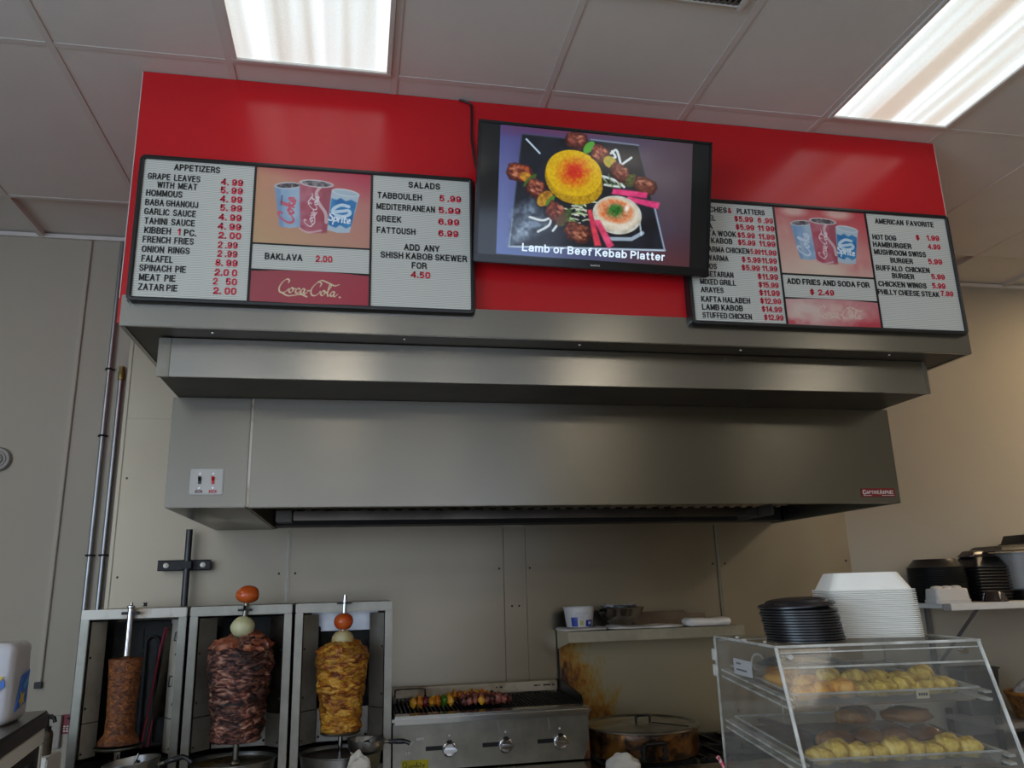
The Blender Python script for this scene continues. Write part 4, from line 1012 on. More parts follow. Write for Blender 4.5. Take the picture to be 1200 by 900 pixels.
    if kind == 1:
        # heating elements bent to a hairpin, red sheathed pair on the open door
        mb = MB()
        for xx in (0.035,):
            P = [(xx - 0.026, 0.208, 0.16), (xx - 0.026, 0.208, zt - 0.09)] + [(xx - 0.026 * math.cos(math.radians(a)), 0.208, zt - 0.09 + 0.026 * math.sin(math.radians(a))) for a in range(20, 180, 20)] + [(xx + 0.026, 0.208, zt - 0.09), (xx + 0.026, 0.208, 0.16)]
            mb.tube(P, 0.006, 8)
        mb.build('heating_element', M_dark, t)
        for k in (0, 1):
            mb = MB(); mb.tube([(0.046 + 0.022 * k, 0.10 + 0.01 * k, 0.155), (0.088 + 0.020 * k, 0.12 + 0.01 * k, H - 0.17), (0.104 + 0.008 * k, 0.12, H - 0.085)], 0.0055, 8)
            mb.build('element_rod', mat('red_rod', (0.23, 0.012, 0.03), 0.35), t, label='dark red rod')
        mb = MB(); mb.prism([(0.085, 0.07, 0.27), (0.135, 0.14, 0.27), (0.168, 0.14, H - 0.075), (0.125, 0.07, H - 0.065)], (0, 0.005, 0)); mb.build('door', M_soot, t, label='narrow sooty steel door standing open')
        mb = MB(); mb.tube([(0.155, 0.05, 0.40), (0.150, 0.035, 0.40), (0.152, 0.035, 0.44), (0.157, 0.05, 0.44)], 0.003, 6); mb.build('latch', M_dark, t)
        mb = MB(); mb.tube([(0.168, 0.05, 0.585), (0.160, 0.035, 0.585), (0.163, 0.035, 0.62), (0.171, 0.05, 0.62)], 0.003, 6); mb.build('latch', M_dark, t)
    return t

# ------------------------------------------------------------------ meat spits
def meat_mat(name, stops, s1, s2, stretch, bump, rough=0.5, char=0.0, char_col=(0.012, 0.007, 0.008)):
    m = bpy.data.materials.new(name); m.use_nodes = True
    nt = m.node_tree; b = nt.nodes['Principled BSDF']; b.inputs['Roughness'].default_value = rough
    a = noise_node(nt, s1, 6, stretch, 0.65, 1.2)
    r = ramp(nt, a.outputs[0], stops)
    if char:
        cn = noise_node(nt, 9, 2, (1, 1, 0.8), 0.5, 0.5)
        cr = ramp(nt, cn.outputs[0], [(0.44, (0, 0, 0)), (0.62, (char,) * 3)])
        mx = nt.nodes.new('ShaderNodeMix'); mx.data_type = 'RGBA'
        nt.links.new(cr.outputs[0], mx.inputs[0]); nt.links.new(r.outputs[0], mx.inputs[6]); mx.inputs[7].default_value = (*char_col, 1)
        nt.links.new(mx.outputs[2], b.inputs['Base Color'])
    else: nt.links.new(r.outputs[0], b.inputs['Base Color'])
    n = noise_node(nt, s2, 4, stretch, 0.6, 0.8)
    bp = nt.nodes.new('ShaderNodeBump'); bp.inputs['Strength'].default_value = bump; bp.inputs['Distance'].default_value = 0.012
    nt.links.new(n.outputs[0], bp.inputs['Height']); nt.links.new(bp.outputs[0], b.inputs['Normal'])
    return m
def cone_of_meat(prof, amp, f1, f2, zs, seed, seg=96, rows=110):
    """stacked meat: a turned outline roughened by shreds that lie nearly flat"""
    zs_ = [p[1] for p in prof]; rs_ = [p[0] for p in prof]
    L = [0]
    for i in range(1, len(prof)): L.append(L[-1] + math.hypot(prof[i][0] - prof[i - 1][0], prof[i][1] - prof[i - 1][1]))
    out = []
    for j in range(rows + 1):
        s = L[-1] * j / rows
        r = float(np.interp(s, L, rs_)); z = float(np.interp(s, L, zs_)); row = []
        for i in range(seg):
            a = 2 * math.pi * i / seg
            q = Vector((math.cos(a) * r, math.sin(a) * r, z * zs + 0.02 * math.sin(3 * a)))
            off = Vector((seed * 3.7, seed * 1.9, seed * 5.1))
            d = noise.noise(q * f1 + off) * amp + noise.noise(q * f2 + off * 2) * amp * 0.55 + abs(noise.noise(q * f2 * 2.1 + off)) * amp * 0.35
            k = min(1, r / 0.03)
            rr = r + d * k
            row.append((rr * math.cos(a), rr * math.sin(a), z + (d * 0.6 if j > rows * 0.8 else 0)))
        out.append(row)
    mb = MB()
    v = [p for row in out for p in row]
    f = [(j * seg + i, j * seg + (i + 1) % seg, (j + 1) * seg + (i + 1) % seg, (j + 1) * seg + i) for j in range(rows) for i in range(seg)]
    f.append(tuple(range(seg))[::-1]); f.append(tuple(range(rows * seg, rows * seg + seg)))
    mb.add(v, f)
    return mb
def spits():
    M_tom = mat('tomato_skin', (0.55, 0.045, 0.012), 0.25, color2=(0.62, 0.14, 0.02), scale=14, span=(0.3, 0.7), sub=0.1)
    M_onion = mat('onion_flesh', (0.66, 0.66, 0.44), 0.35, color2=(0.55, 0.52, 0.26), scale=16, sub=0.2)
    YS = 3.697
    # ground-meat cone on its plate
    t = thing('gyro_spit', 'slim smooth brown cone of gyro meat on a spit, in the leftmost broiler', 'meat spit', (-0.930, YS, 0.925), 0, 'meat spits')
    M1 = meat_mat('gyro_meat', [(0.36, rgb('#38190a')), (0.5, rgb('#6e3a16')), (0.64, rgb('#9a5f2c'))], 42, 60, (1, 1, 1.6), 0.5, 0.55)
    mb = cone_of_meat([(0.078, 0.153), (0.076, 0.165), (0.058, 0.19), (0.0545, 0.21), (0.056, 0.30), (0.060, 0.40), (0.0655, 0.475), (0.0655, 0.4795), (0.0, 0.481)], 0.0022, 30, 80, 1.5, 1, 72, 100)
    mb.build('meat', M1, t, smooth=60)
    mb = MB(); mb.lathe([(0.0, 0.132), (0.086, 0.134), (0.092, 0.140), (0.092, 0.145), (0.086, 0.142), (0.012, 0.1405)], seg=40); mb.build('plate', M_frame, t)
    mb = MB(); mb.tube([(0, 0, 0.003), (0, 0, 0.131)], 0.014, 12); mb.build('rod_foot', M_chrome, t)
    mb = MB(); mb.tube([(0, 0, 0.482), (0, 0, 0.68)], 0.0125, 12); mb.lathe([(0.0125, 0.68), (0.017, 0.684), (0.017, 0.69), (0.008, 0.694), (0.006, 0.705), (0, 0.706)], seg=12)
    mb.build('rod', M_chrome, t)
    mb = MB(); mb.box(-0.034, 0.034, -0.010, 0.010, 0.655, 0.667, 0.002); mb.tube([(0.045, 0.02, 0.688), (0.058, 0.02, 0.702)], 0.004, 6); mb.tube([(0.058, 0.02, 0.688), (0.045, 0.02, 0.702)], 0.004, 6)
    mb.build('wing_nut', M_dark, t)
    mb = MB(); mb.lathe([(0.016, 0.4805), (0.014, 0.488), (0.0126, 0.490)], seg=12); mb.build('meat_crumb', M1, t)
    # beef and lamb shawarma
    t = thing('shawarma_spit', 'big dark brown shawarma stack with onion and tomato on top, in the middle broiler', 'meat spit', (-0.472, YS, 0.925), 0, 'meat spits')
    M2 = meat_mat('shawarma_meat', [(0.36, rgb('#140a0a')), (0.46, rgb('#3e1d19')), (0.54, rgb('#8a5242')), (0.66, rgb('#cf9f88'))], 24, 44, (0.8, 0.8, 1.9), 1.0, 0.38, 0.75)
    mb = cone_of_meat([(0.090, 0.135), (0.097, 0.140), (0.101, 0.19), (0.112, 0.28), (0.122, 0.36), (0.131, 0.43), (0.134, 0.465), (0.128, 0.488), (0.112, 0.510), (0.086, 0.532), (0.05, 0.550), (0.0, 0.560)], 0.0125, 12, 38, 2.2, 2, 120, 150)
    mb.build('meat', M2, t, smooth=70)
    mb = MB()
    for k in range(9):
        a = k * 1.05; mb.blob(((0.074 if k < 6 else 0.035) * math.cos(a), (0.074 if k < 6 else 0.035) * math.sin(a), (0.512 if k < 6 else 0.540) + 0.008 * math.sin(k * 2.1)), (0.056, 0.050, 0.030), seed=k, amp=0.5, freq=2.0)
    mb.build('top_slices', meat_mat('raw_slices', [(0.3, rgb('#5a2a1c')), (0.5, rgb('#8e4c34')), (0.7, rgb('#b87a58'))], 18, 30, (1, 1, 1), 0.5, 0.42), t, label='paler raw slices folded over the top')
    mb = MB(); mb.tube([(0, 0, 0.0505), (0, 0, 0.134)], 0.012, 12); mb.lathe([(0.022, 0.0500), (0.018, 0.058), (0.012, 0.064)], seg=14); mb.build('rod_foot', M_frame, t)
    mb = MB(); mb.tube([(0, 0, 0.561), (0.012, 0, 0.73)], 0.0105, 12); mb.build('rod', M_frame, t)
    mb = MB(); mb.blob((0.0, -0.002, 0.588), (0.050, 0.050, 0.046), seed=3, amp=0.05, seg=24, rings=16); mb.build('onion', M_onion, t, smooth=80)
    mb = MB(); mb.blob((0.013, 0, 0.724), (0.050, 0.048, 0.038), seed=5, amp=0.10, freq=1.2, seg=24, rings=16); mb.build('tomato', M_tom, t, smooth=80)
    mb = MB(); mb.tube([(0.008, -0.042, 0.664), (0.010, -0.048, 0.676)], 0.006, 8); mb.box(-0.024, 0.034, -0.012, 0.010, 0.655, 0.664, 0.002); mb.build('spit_tip', M_dark, t)
    # chicken shawarma
    t = thing('shawarma_spit', 'golden yellow chicken shawarma stack with tomato and half onion on top, in the rightmost broiler', 'meat spit', (-0.048, YS, 0.925), 0, 'meat spits')
    M3 = meat_mat('chicken_meat', [(0.34, rgb('#4a1c06')), (0.43, rgb('#9a5210')), (0.52, rgb('#d09026')), (0.66, rgb('#ecc05a'))], 23, 40, (0.8, 0.8, 1.9), 1.0, 0.36, 0.6, (0.10, 0.025, 0.006))
    mb = cone_of_meat([(0.078, 0.150), (0.084, 0.156), (0.086, 0.20), (0.094, 0.28), (0.103, 0.36), (0.110, 0.42), (0.114, 0.448), (0.110, 0.468), (0.096, 0.488), (0.072, 0.505), (0.04, 0.516), (0.0, 0.522)], 0.0110, 14, 42, 2.2, 7, 120, 150)
    mb.build('meat', M3, t, smooth=70)
    mb = MB()
    for k in range(9):
        a = k * 1.05 + 0.3; mb.blob(((0.062 if k < 6 else 0.028) * math.cos(a), (0.062 if k < 6 else 0.028) * math.sin(a), (0.474 if k < 6 else 0.500) + 0.007 * math.sin(k * 2.1)), (0.050, 0.046, 0.026), seed=k + 20, amp=0.5, freq=2.0)
    mb.build('top_slices', meat_mat('chicken_slices', [(0.3, rgb('#5a260c')), (0.45, rgb('#9a5216')), (0.7, rgb('#c8902c'))], 16, 30, (1, 1, 1), 0.5, 0.4), t)
    mb = MB(); mb.tube([(0, 0, 0.0525), (0, 0, 0.139)], 0.010, 12); mb.build('rod_foot', M_chrome, t)
    mb = MB(); mb.tube([(0, 0, 0.523), (0.005, 0, 0.705)], 0.0095, 12); mb.lathe([(0.0095, 0.69), (0.006, 0.70), (0.006, 0.712), (0, 0.713)], (0.005, 0, 0), 12); mb.build('rod', M_chrome, t)
    mb = MB(); mb.box(-0.030, 0.036, -0.010, 0.010, 0.672, 0.679, 0.002); mb.build('lock_plate', M_dark, t)
    mb = MB(); mb.lathe([(0.0, 0.139), (0.083, 0.140), (0.086, 0.145), (0.083, 0.149), (0.01, 0.149)], seg=40); mb.build('plate', M_frame, t)
    mb = MB(); mb.lathe([(0.046, 0.512), (0.049, 0.520), (0.046, 0.535), (0.034, 0.551), (0.018, 0.560), (0, 0.562)], seg=28)
    for k in range(5): mb.lathe([(0.0475 - k * 0.007, 0.5175 + k * 0.009), (0.0482 - k * 0.007, 0.5195 + k * 0.009), (0.0475 - k * 0.007, 0.5215 + k * 0.009)], seg=28)
    mb.build('onion', mat('onion_half', (0.62, 0.56, 0.34), 0.4, color2=(0.50, 0.38, 0.14), scale=20, sub=0.15), t, smooth=50)
    mb = MB(); mb.blob((0.002, -0.002, 0.598), (0.042, 0.042, 0.037), seed=9, amp=0.07, freq=1.1, seg=24, rings=16); mb.build('tomato', M_tom, t, smooth=80)

# ------------------------------------------------------------------ pans under the spits
def pan_profile(r, h, th=0.003): return [(0.0, 0.0), (r * 0.9, 0.0), (r * 0.97, h * 0.12), (r, h * 0.9), (r + 0.006, h * 0.96), (r + 0.006, h), (r, h), (r - th, h * 0.95), (r * 0.97 - th, h * 0.16), (r * 0.88, th), (0.0, th)]
def pans():
    M_alu = mat('worn_aluminium', (0.42, 0.42, 0.41), 0.34, 1.0, var=0.3, scale=10, bump=0.02)
    M_grease = mat('golden_grease', '#6b5526', 0.22, 0.35, color2='#2e2210', scale=22, span=(0.3, 0.6), bump=0.05)
    def drip(lab, x, y, r, z, zt, mm, content=None):
        t = thing('drip_pan', lab, 'pan', (x, y, z), 0, 'round drip pans under the spits')
        mb = MB(); mb.lathe(pan_profile(r, zt - z), seg=48); mb.build('pan', mm, t, smooth=50)
        if content: mb = MB(); mb.lathe([(0.0, zt - z - 0.016), (r * 0.5, zt - z - 0.0155), (r - 0.006, zt - z - 0.0165)], seg=40); mb.build('drippings', content, t)
        return t
    drip('round drip pan filmed with golden grease under the middle spit', -0.4825, 3.72, 0.170, 0.926, 0.988, M_alu, M_grease)
    drip('round metal drip pan under the chicken spit, a saucepan lying in it', -0.044, 3.715, 0.170, 0.926, 0.992, M_alu, mat('meat_scraps', '#3b2a1c', 0.4, color2='#15100c', scale=40, span=(0.35, 0.6)))
    def saucepan(lab, loc, tilt, rz, r, h, hand):
        t = thing('saucepan', lab, 'saucepan', loc, rz, 'saucepans with black handles')
        t.rotation_euler = (tilt[0], tilt[1], rz)
        mb = MB(); mb.lathe(pan_profile(r, h), seg=44); mb.build('pan', M_alu, t, smooth=50)
        mb = MB(); mb.tube([(r - 0.002, 0, h * 0.78), (r + 0.03, 0, h * 0.82)], [0.008, 0.006], 8); mb.build('handle_bracket', M_frame, t)
        mb = MB(); mb.tube(spline([(r + 0.02, 0, h * 0.80), (r + 0.05, 0, h * 0.84), (r + 0.05 + hand * 0.6, 0, h * 0.86), (r + 0.05 + hand, 0, h * 0.70)]), [0.009] * 6 + [0.011] * 6 + [0.009] * 7, 10); mb.build('handle', M_black, t)
        return t
    saucepan('tilted aluminium saucepan under the slim gyro cone, its black handle pointing right', (-0.824, 3.545, 0.8915), (0, math.radians(-6), 0), 0, 0.099, 0.146, 0.07)
    saucepan('aluminium saucepan resting in the drip pan under the chicken spit, black handle to the right', (0.058, 3.652, 1.000), (0, math.radians(3), 0), math.radians(-10), 0.076, 0.044, 0.06)
    # curved scoops lying in the pans
    def scoop(lab, loc, rot):
        t = thing('meat_scoop', lab, 'scoop', loc, 0, 'curved metal meat scoops'); t.rotation_euler = rot; t.scale = (0.72, 0.72, 0.72)
        mb = MB()
        mb.grid(lambda u, v: (-0.055 + 0.11 * v, 0.05 * math.cos(math.pi * (0.15 + 0.7 * u)), 0.05 * math.sin(math.pi * (0.15 + 0.7 * u))), 14, 4)
        mb.grid(lambda u, v: (-0.055 + 0.11 * v, 0.048 * math.cos(math.pi * (0.15 + 0.7 * u)), 0.048 * math.sin(math.pi * (0.15 + 0.7 * u))), 14, 4)
        mb.build('scoop_bowl', M_alu, t, merge=False)
        mb = MB(); mb.tube([(0.05, 0, 0.047), (0.09, 0, 0.052)], 0.006, 8); mb.build('stub_handle', M_frame, t)
    scoop('bright curved metal scoop standing in the saucepan under the chicken spit', (0.046, 3.655, 0.992), (0, math.radians(-24), math.radians(-10)))
    scoop('curved metal scoop in the tilted saucepan under the slim gyro cone', (-0.812, 3.545, 0.985), (0, math.radians(-62), math.radians(8)))

# ------------------------------------------------------------------ charbroiler
def charbroiler():
    x0, x1, YF, YB = 0.177, 1.068, 3.75, 4.30
    t = thing('charbroiler', 'countertop charbroiler grill with three chrome knobs and skewers on its black grate', 'grill', ((x0 + x1) / 2, YF, 0.88))
    w = (x1 - x0) / 2; Z = lambda z: z - 0.88
    mb = MB(); mb.box(-w, w, 0.0, 0.012, Z(0.885), Z(1.078), 0.002); pn = mb.build('control_panel', M_frame, t)
    for s in (-1, 1):
        mb = MB(); mb.box(min(s * w, s * (w - 0.012)), max(s * w, s * (w - 0.012)), 0.012, YB - YF, Z(0.885), Z(1.085), 0.002); mb.build('side_panel', M_frame, t)
        mb = MB()
        xo = s * (w - 0.004)
        mb.prism([(xo, 0.06, Z(1.08)), (xo, YB - YF, Z(1.08)), (xo, YB - YF, Z(1.175)), (xo, 0.42, Z(1.175)), (xo, 0.085, Z(1.150)), (xo, 0.06, Z(1.125))], (-s * 0.008, 0, 0)); mb.build('splash_guard', M_dark, t, smooth=0)
    mb = MB(); mb.box(-w - 0.006, w + 0.006, -0.045, 0.055, Z(1.078), Z(1.114), 0.012, seg=4); mb.build('front_rail', M_steel, t)
    mb = MB(); mb.box(-w + 0.013, w - 0.013, 0.013, YB - YF - 0.06, Z(0.90), Z(1.06)); mb.build('fire_box', M_dark, t, smooth=0)
    mb = MB()
    n = 44
    for k in range(n):
        x = -w + 0.022 + k * (2 * w - 0.044) / (n - 1)
        mb.prism([(x - 0.005, 0.056, Z(1.098)), (x + 0.005, 0.056, Z(1.098)), (x + 0.003, 0.056, Z(1.114)), (x - 0.003, 0.056, Z(1.114))], (0, 0.435, 0.006))
    for y in (0.07, 0.2, 0.33, 0.46): mb.box(-w + 0.014, w - 0.014, y, y + 0.012, Z(1.088), Z(1.102))
    mb.build('grate', mat('cast_iron', (0.018, 0.017, 0.016), 0.5, 0.5, var=0.5, scale=20), t, smooth=0)
    mb = MB(); mb.box(-w + 0.004, w - 0.02, YB - YF - 0.062, YB - YF, Z(1.125), Z(1.172), 0.004)
    fl = mb.build('flue_riser', mat('heat_stained_steel', (0.45, 0.37, 0.26), 0.45, 0.8, color2=(0.16, 0.09, 0.04), scale=6, span=(0.25, 0.5)), t)
    mb = MB()
    random.seed(4)
    for k, x in enumerate((0.10, 0.12, 0.30, 0.325, 0.35, 0.365, 0.38, 0.395)): mb.box(x, x + 0.008 + 0.006 * (k % 3), YB - YF - 0.0632, YB - YF - 0.061, Z(1.149), Z(1.156))
    mb.build('burn_mark', M_dark, fl, smooth=0)
    mb = MB(); mb.tube([(-w + 0.03, 0.47, Z(1.13)), (-w + 0.03, 0.455, Z(1.165)), (-w + 0.05, 0.452, Z(1.17)), (-w + 0.16, 0.452, Z(1.17)), (-w + 0.18, 0.455, Z(1.165)), (-w + 0.18, 0.47, Z(1.13))], 0.003, 8); mb.build('wire_guard', M_dark, t)
    for x in (0.425, 0.678, 0.930):
        X = x - (x0 + x1) / 2; zk = Z(0.965)
        mb = MB(); mb.box(X - 0.105, X - 0.02, -0.002, 0.001, zk - 0.003, zk + 0.015, 0.0009); mb.build('knob_slot', M_dark, pn, smooth=0)
        mb = MB(); mb.lathe([(0.033, 0), (0.033, 0.006), (0.030, 0.010), (0.027, 0.011), (0.0265, 0.028), (0.024, 0.032), (0.0, 0.033)], seg=30, xf=Matrix.Translation((X, -0.001, zk)) @ RX90)
        mb.box(X - 0.030, X + 0.030, -0.045, -0.030, zk - 0.008, zk + 0.008, 0.004)
        kb = mb.build('knob', M_chrome, pn, label='chrome control knob')
        mb = MB(); mb.lathe([(0.005, 0), (0.004, 0.002), (0, 0.002)], seg=10, xf=Matrix.Translation((X, -0.0005, zk + 0.055)) @ RX90); mb.build('pilot_hole', M_whiteletter, pn)
        mb = MB(); mb.box(X - 0.012, X + 0.012, -0.024, -0.0005, zk + 0.022, zk + 0.036, 0.004); mb.build('knob_pointer', M_dark, kb)
    mb = MB(); pts = [(0.245 - (x0 + x1) / 2 + 0.035 - 0.035 * math.cos(math.radians(a)), -0.0008, Z(0.965) + 0.04 * math.sin(math.radians(a))) for a in range(5, 80, 10)]; mb.tube(pts, 0.0012, 6); mb.build('dial_arc', M_whiteletter, pn)
    text('dial_lettering', 'OFF', 0.278 - 0.62, 0.312 - 0.62, Z(1.012), 0.011, -0.0002, M_whiteletter, pn, 0.0, 0.0004)
    text('dial_lettering', 'HI', 0.232 - 0.62, 0.250 - 0.62, Z(0.958), 0.010, -0.0002, M_whiteletter, pn, 0.0, 0.0004)
    for k, x in enumerate((0.640, 0.872)):
        mb = MB(); mb.prism([(x - 0.62, -0.0006, Z(1.07)), (x - 0.62 + 0.004, -0.0006, Z(1.07)), (x - 0.62 + 0.010, -0.0006, Z(1.02)), (x - 0.62 + 0.006, -0.0006, Z(1.02))], (0, 0.0006, 0)); mb.build('drip_streak', mat('dried_drip', '#8b8880', 0.5), pn, smooth=0)
    mb = MB(); mb.prism([(w, -0.0007, Z(0.885)), (w - 0.030, -0.0007, Z(0.885)), (w - 0.018, -0.0007, Z(0.912)), (w - 0.009, -0.0007, Z(0.925)), (w - 0.006, -0.0007, Z(0.955)), (w, -0.0007, Z(0.975))], (0, 0.0007, 0)); mb.build('burn_stain', mat('burnt_orange', '#8e4a0c', 0.5, color2='#2a1204', scale=25), pn, smooth=0)
    # yellow sticker
    mb = MB(); mb.box(0.212 - 0.62, 0.330 - 0.62, -0.0016, 0.0, Z(0.887), Z(0.929)); st = mb.build('sticker', mat('yellow_sticker', '#b5a800', 0.5), pn, smooth=0, label='yellow sticker with black script')
    c0 = (0.218 - 0.62, Z(0.906))
    mb = MB(); q = [[(1.2, .2), (.5, 0), (.1, .9), (.5, 2), (1.2, 1.8), (1.3, .8), (.8, .3), (1.7, -.5)], [(1.9, 1.1), (1.9, .2), (2.4, .1), (2.6, 1.1), (2.6, .1), (3.0, .3)], [(3.8, 1.0), (3.2, .9), (3.1, .1), (3.7, .3), (3.8, 1.0), (3.9, .1), (4.3, .5)], [(4.3, .5), (4.7, 2.1), (4.5, .1), (5.0, .5)], [(5.1, 1.0), (5.1, .1), (5.5, .5)], [(5.7, 2.0), (5.7, .1), (6.1, .4)], [(5.4, 1.3), (6.2, 1.4)], [(6.4, 1.0), (6.4, .2), (7.0, 1.0), (6.6, -.9)]]
    for stq in q: mb.tube([(c0[0] + x * 0.0135, -0.0022, c0[1] + (y - 0.6) * 0.0105) for x, y in spline(stq)], 0.0011, 6)
    mb.build('sticker_lettering', M_letter, st)

def kebabs():
    pal = {'c': mat('charred_chicken', '#d08420', 0.45, color2='#84380c', scale=40, span=(0.35, 0.6), bump=0.2), 'y': mat('yellow_chicken', '#dca02c', 0.45, color2='#b0641a', scale=35, span=(0.3, 0.55), bump=0.2),
           'r': mat('red_onion', '#6a1626', 0.4, var=0.3), 'g': mat('green_pepper', '#3c6a14', 0.3, var=0.3), 'b': mat('grilled_beef', '#a86050', 0.5, color2='#5a261c', scale=45, span=(0.35, 0.62), bump=0.25), 'd': mat('dark_beef', '#5e2c22', 0.5, color2='#2c120c', scale=45, bump=0.25), 'o': mat('orange_pepper', '#c06a10', 0.35, var=0.3)}
    rows = [('yellow chicken skewer with red onion and green pepper, left front on the grill grate', (0.26, 3.885), (0.462, 3.880), 'ycrycgy', 0.025),
            ('chicken skewer across the back of the grill grate, behind the beef skewers', (0.44, 4.015), (0.66, 4.025), 'ycoycyoc', 0.024),
            ('rear beef skewer on the grill grate, next to the chicken', (0.50, 3.962), (0.70, 3.960), 'bbdbbdb', 0.023),
            ('middle beef skewer on the grill grate', (0.495, 3.912), (0.725, 3.910), 'bdbbdbbd', 0.022),
            ('front beef skewer on the grill grate, closest to the steel front rail', (0.492, 3.862), (0.735, 3.858), 'dbbybdbbd', 0.020)]
    for k, (lab, a, b, s, r) in enumerate(rows):
        zt = 1.1250
        t = thing('kebab_skewer', lab, 'kebab skewer', (a[0], a[1], zt), 0, 'kebab skewers on the grill')
        ax = Vector((b[0] - a[0], b[1] - a[1], 0)); L = ax.length; d = ax / L
        mb = MB(); mb.tube([tuple(d * -0.05 + Vector((0, 0, r))), tuple(d * (L + 0.04) + Vector((0, 0, r)))], 0.002, 6); mb.build('rod', M_chrome, t)
        for i, ch in enumerate(s):
            mb = MB(); c = d * (L * (i + 0.5) / len(s))
            h = r * (0.86 + 0.22 * ((i * 37 + k * 11) % 10) / 10)
            mb.blob((c.x, c.y + 0.003 * ((i * 7) % 3 - 1), h), (L / len(s) * 0.58, r * 0.86, h), seed=i * 3 + k * 13, amp=0.48, freq=1.7, seg=14, rings=10)
            mb.build({'r': 'onion_piece', 'g': 'pepper_piece', 'o': 'pepper_piece'}.get(ch, 'meat_cube'), pal[ch], t, smooth=60)

# ------------------------------------------------------------------ work table under the cooking line
def tables():
    t = thing('work_table', 'stainless work table under the broilers and the grill', 'table', (-0.06, 3.95, 0))
    mb = MB(); mb.box(-1.12, 1.125, -0.56, 0.35, 0.84, 0.8795, 0.004); mb.build('tabletop', M_steel, t)
    for x in (-1.08, 1.08):
        for y in (-0.52, 0.31):
            mb = MB(); mb.tube([(x, y, 0.02), (x, y, 0.84)], 0.02, 12); mb.lathe([(0.024, 0), (0.026, 0.02), (0.0, 0.021)], (x, y, 0), 12); mb.build('leg', M_frame, t)
    mb = MB(); mb.box(-1.06, 1.06, -0.50, 0.29, 0.25, 0.28, 0.003); mb.build('undershelf', M_steel, t)
    t = thing('side_counter', 'laminate side counter carrying the display cooler and the paper towels', 'counter', (-1.75, 2.55, 0))
    mb = MB(); mb.box(-0.6, 0.94, -0.75, 0.825, 0.83, 0.87, 0.004); mb.build('countertop', M_black, t)
    mb = MB(); mb.box(-0.57, 0.90, -0.70, 0.80, 0.0, 0.829); mb.build('cabinet', M_white, t, smooth=0)
    t = thing('service_counter', 'service counter carrying the acrylic pastry case', 'counter', (1.6, 1.80, 0))
    mb = MB(); mb.box(-0.95, 0.95, -0.36, 0.42, 1.05, 1.098, 0.005); mb.build('countertop', mat('grey_laminate', '#6c675e', 0.35, var=0.2, scale=60), t)
    mb = MB(); mb.box(-0.92, 0.92, -0.30, 0.38, 0.0, 1.049); mb.build('cabinet', M_white, t, smooth=0)

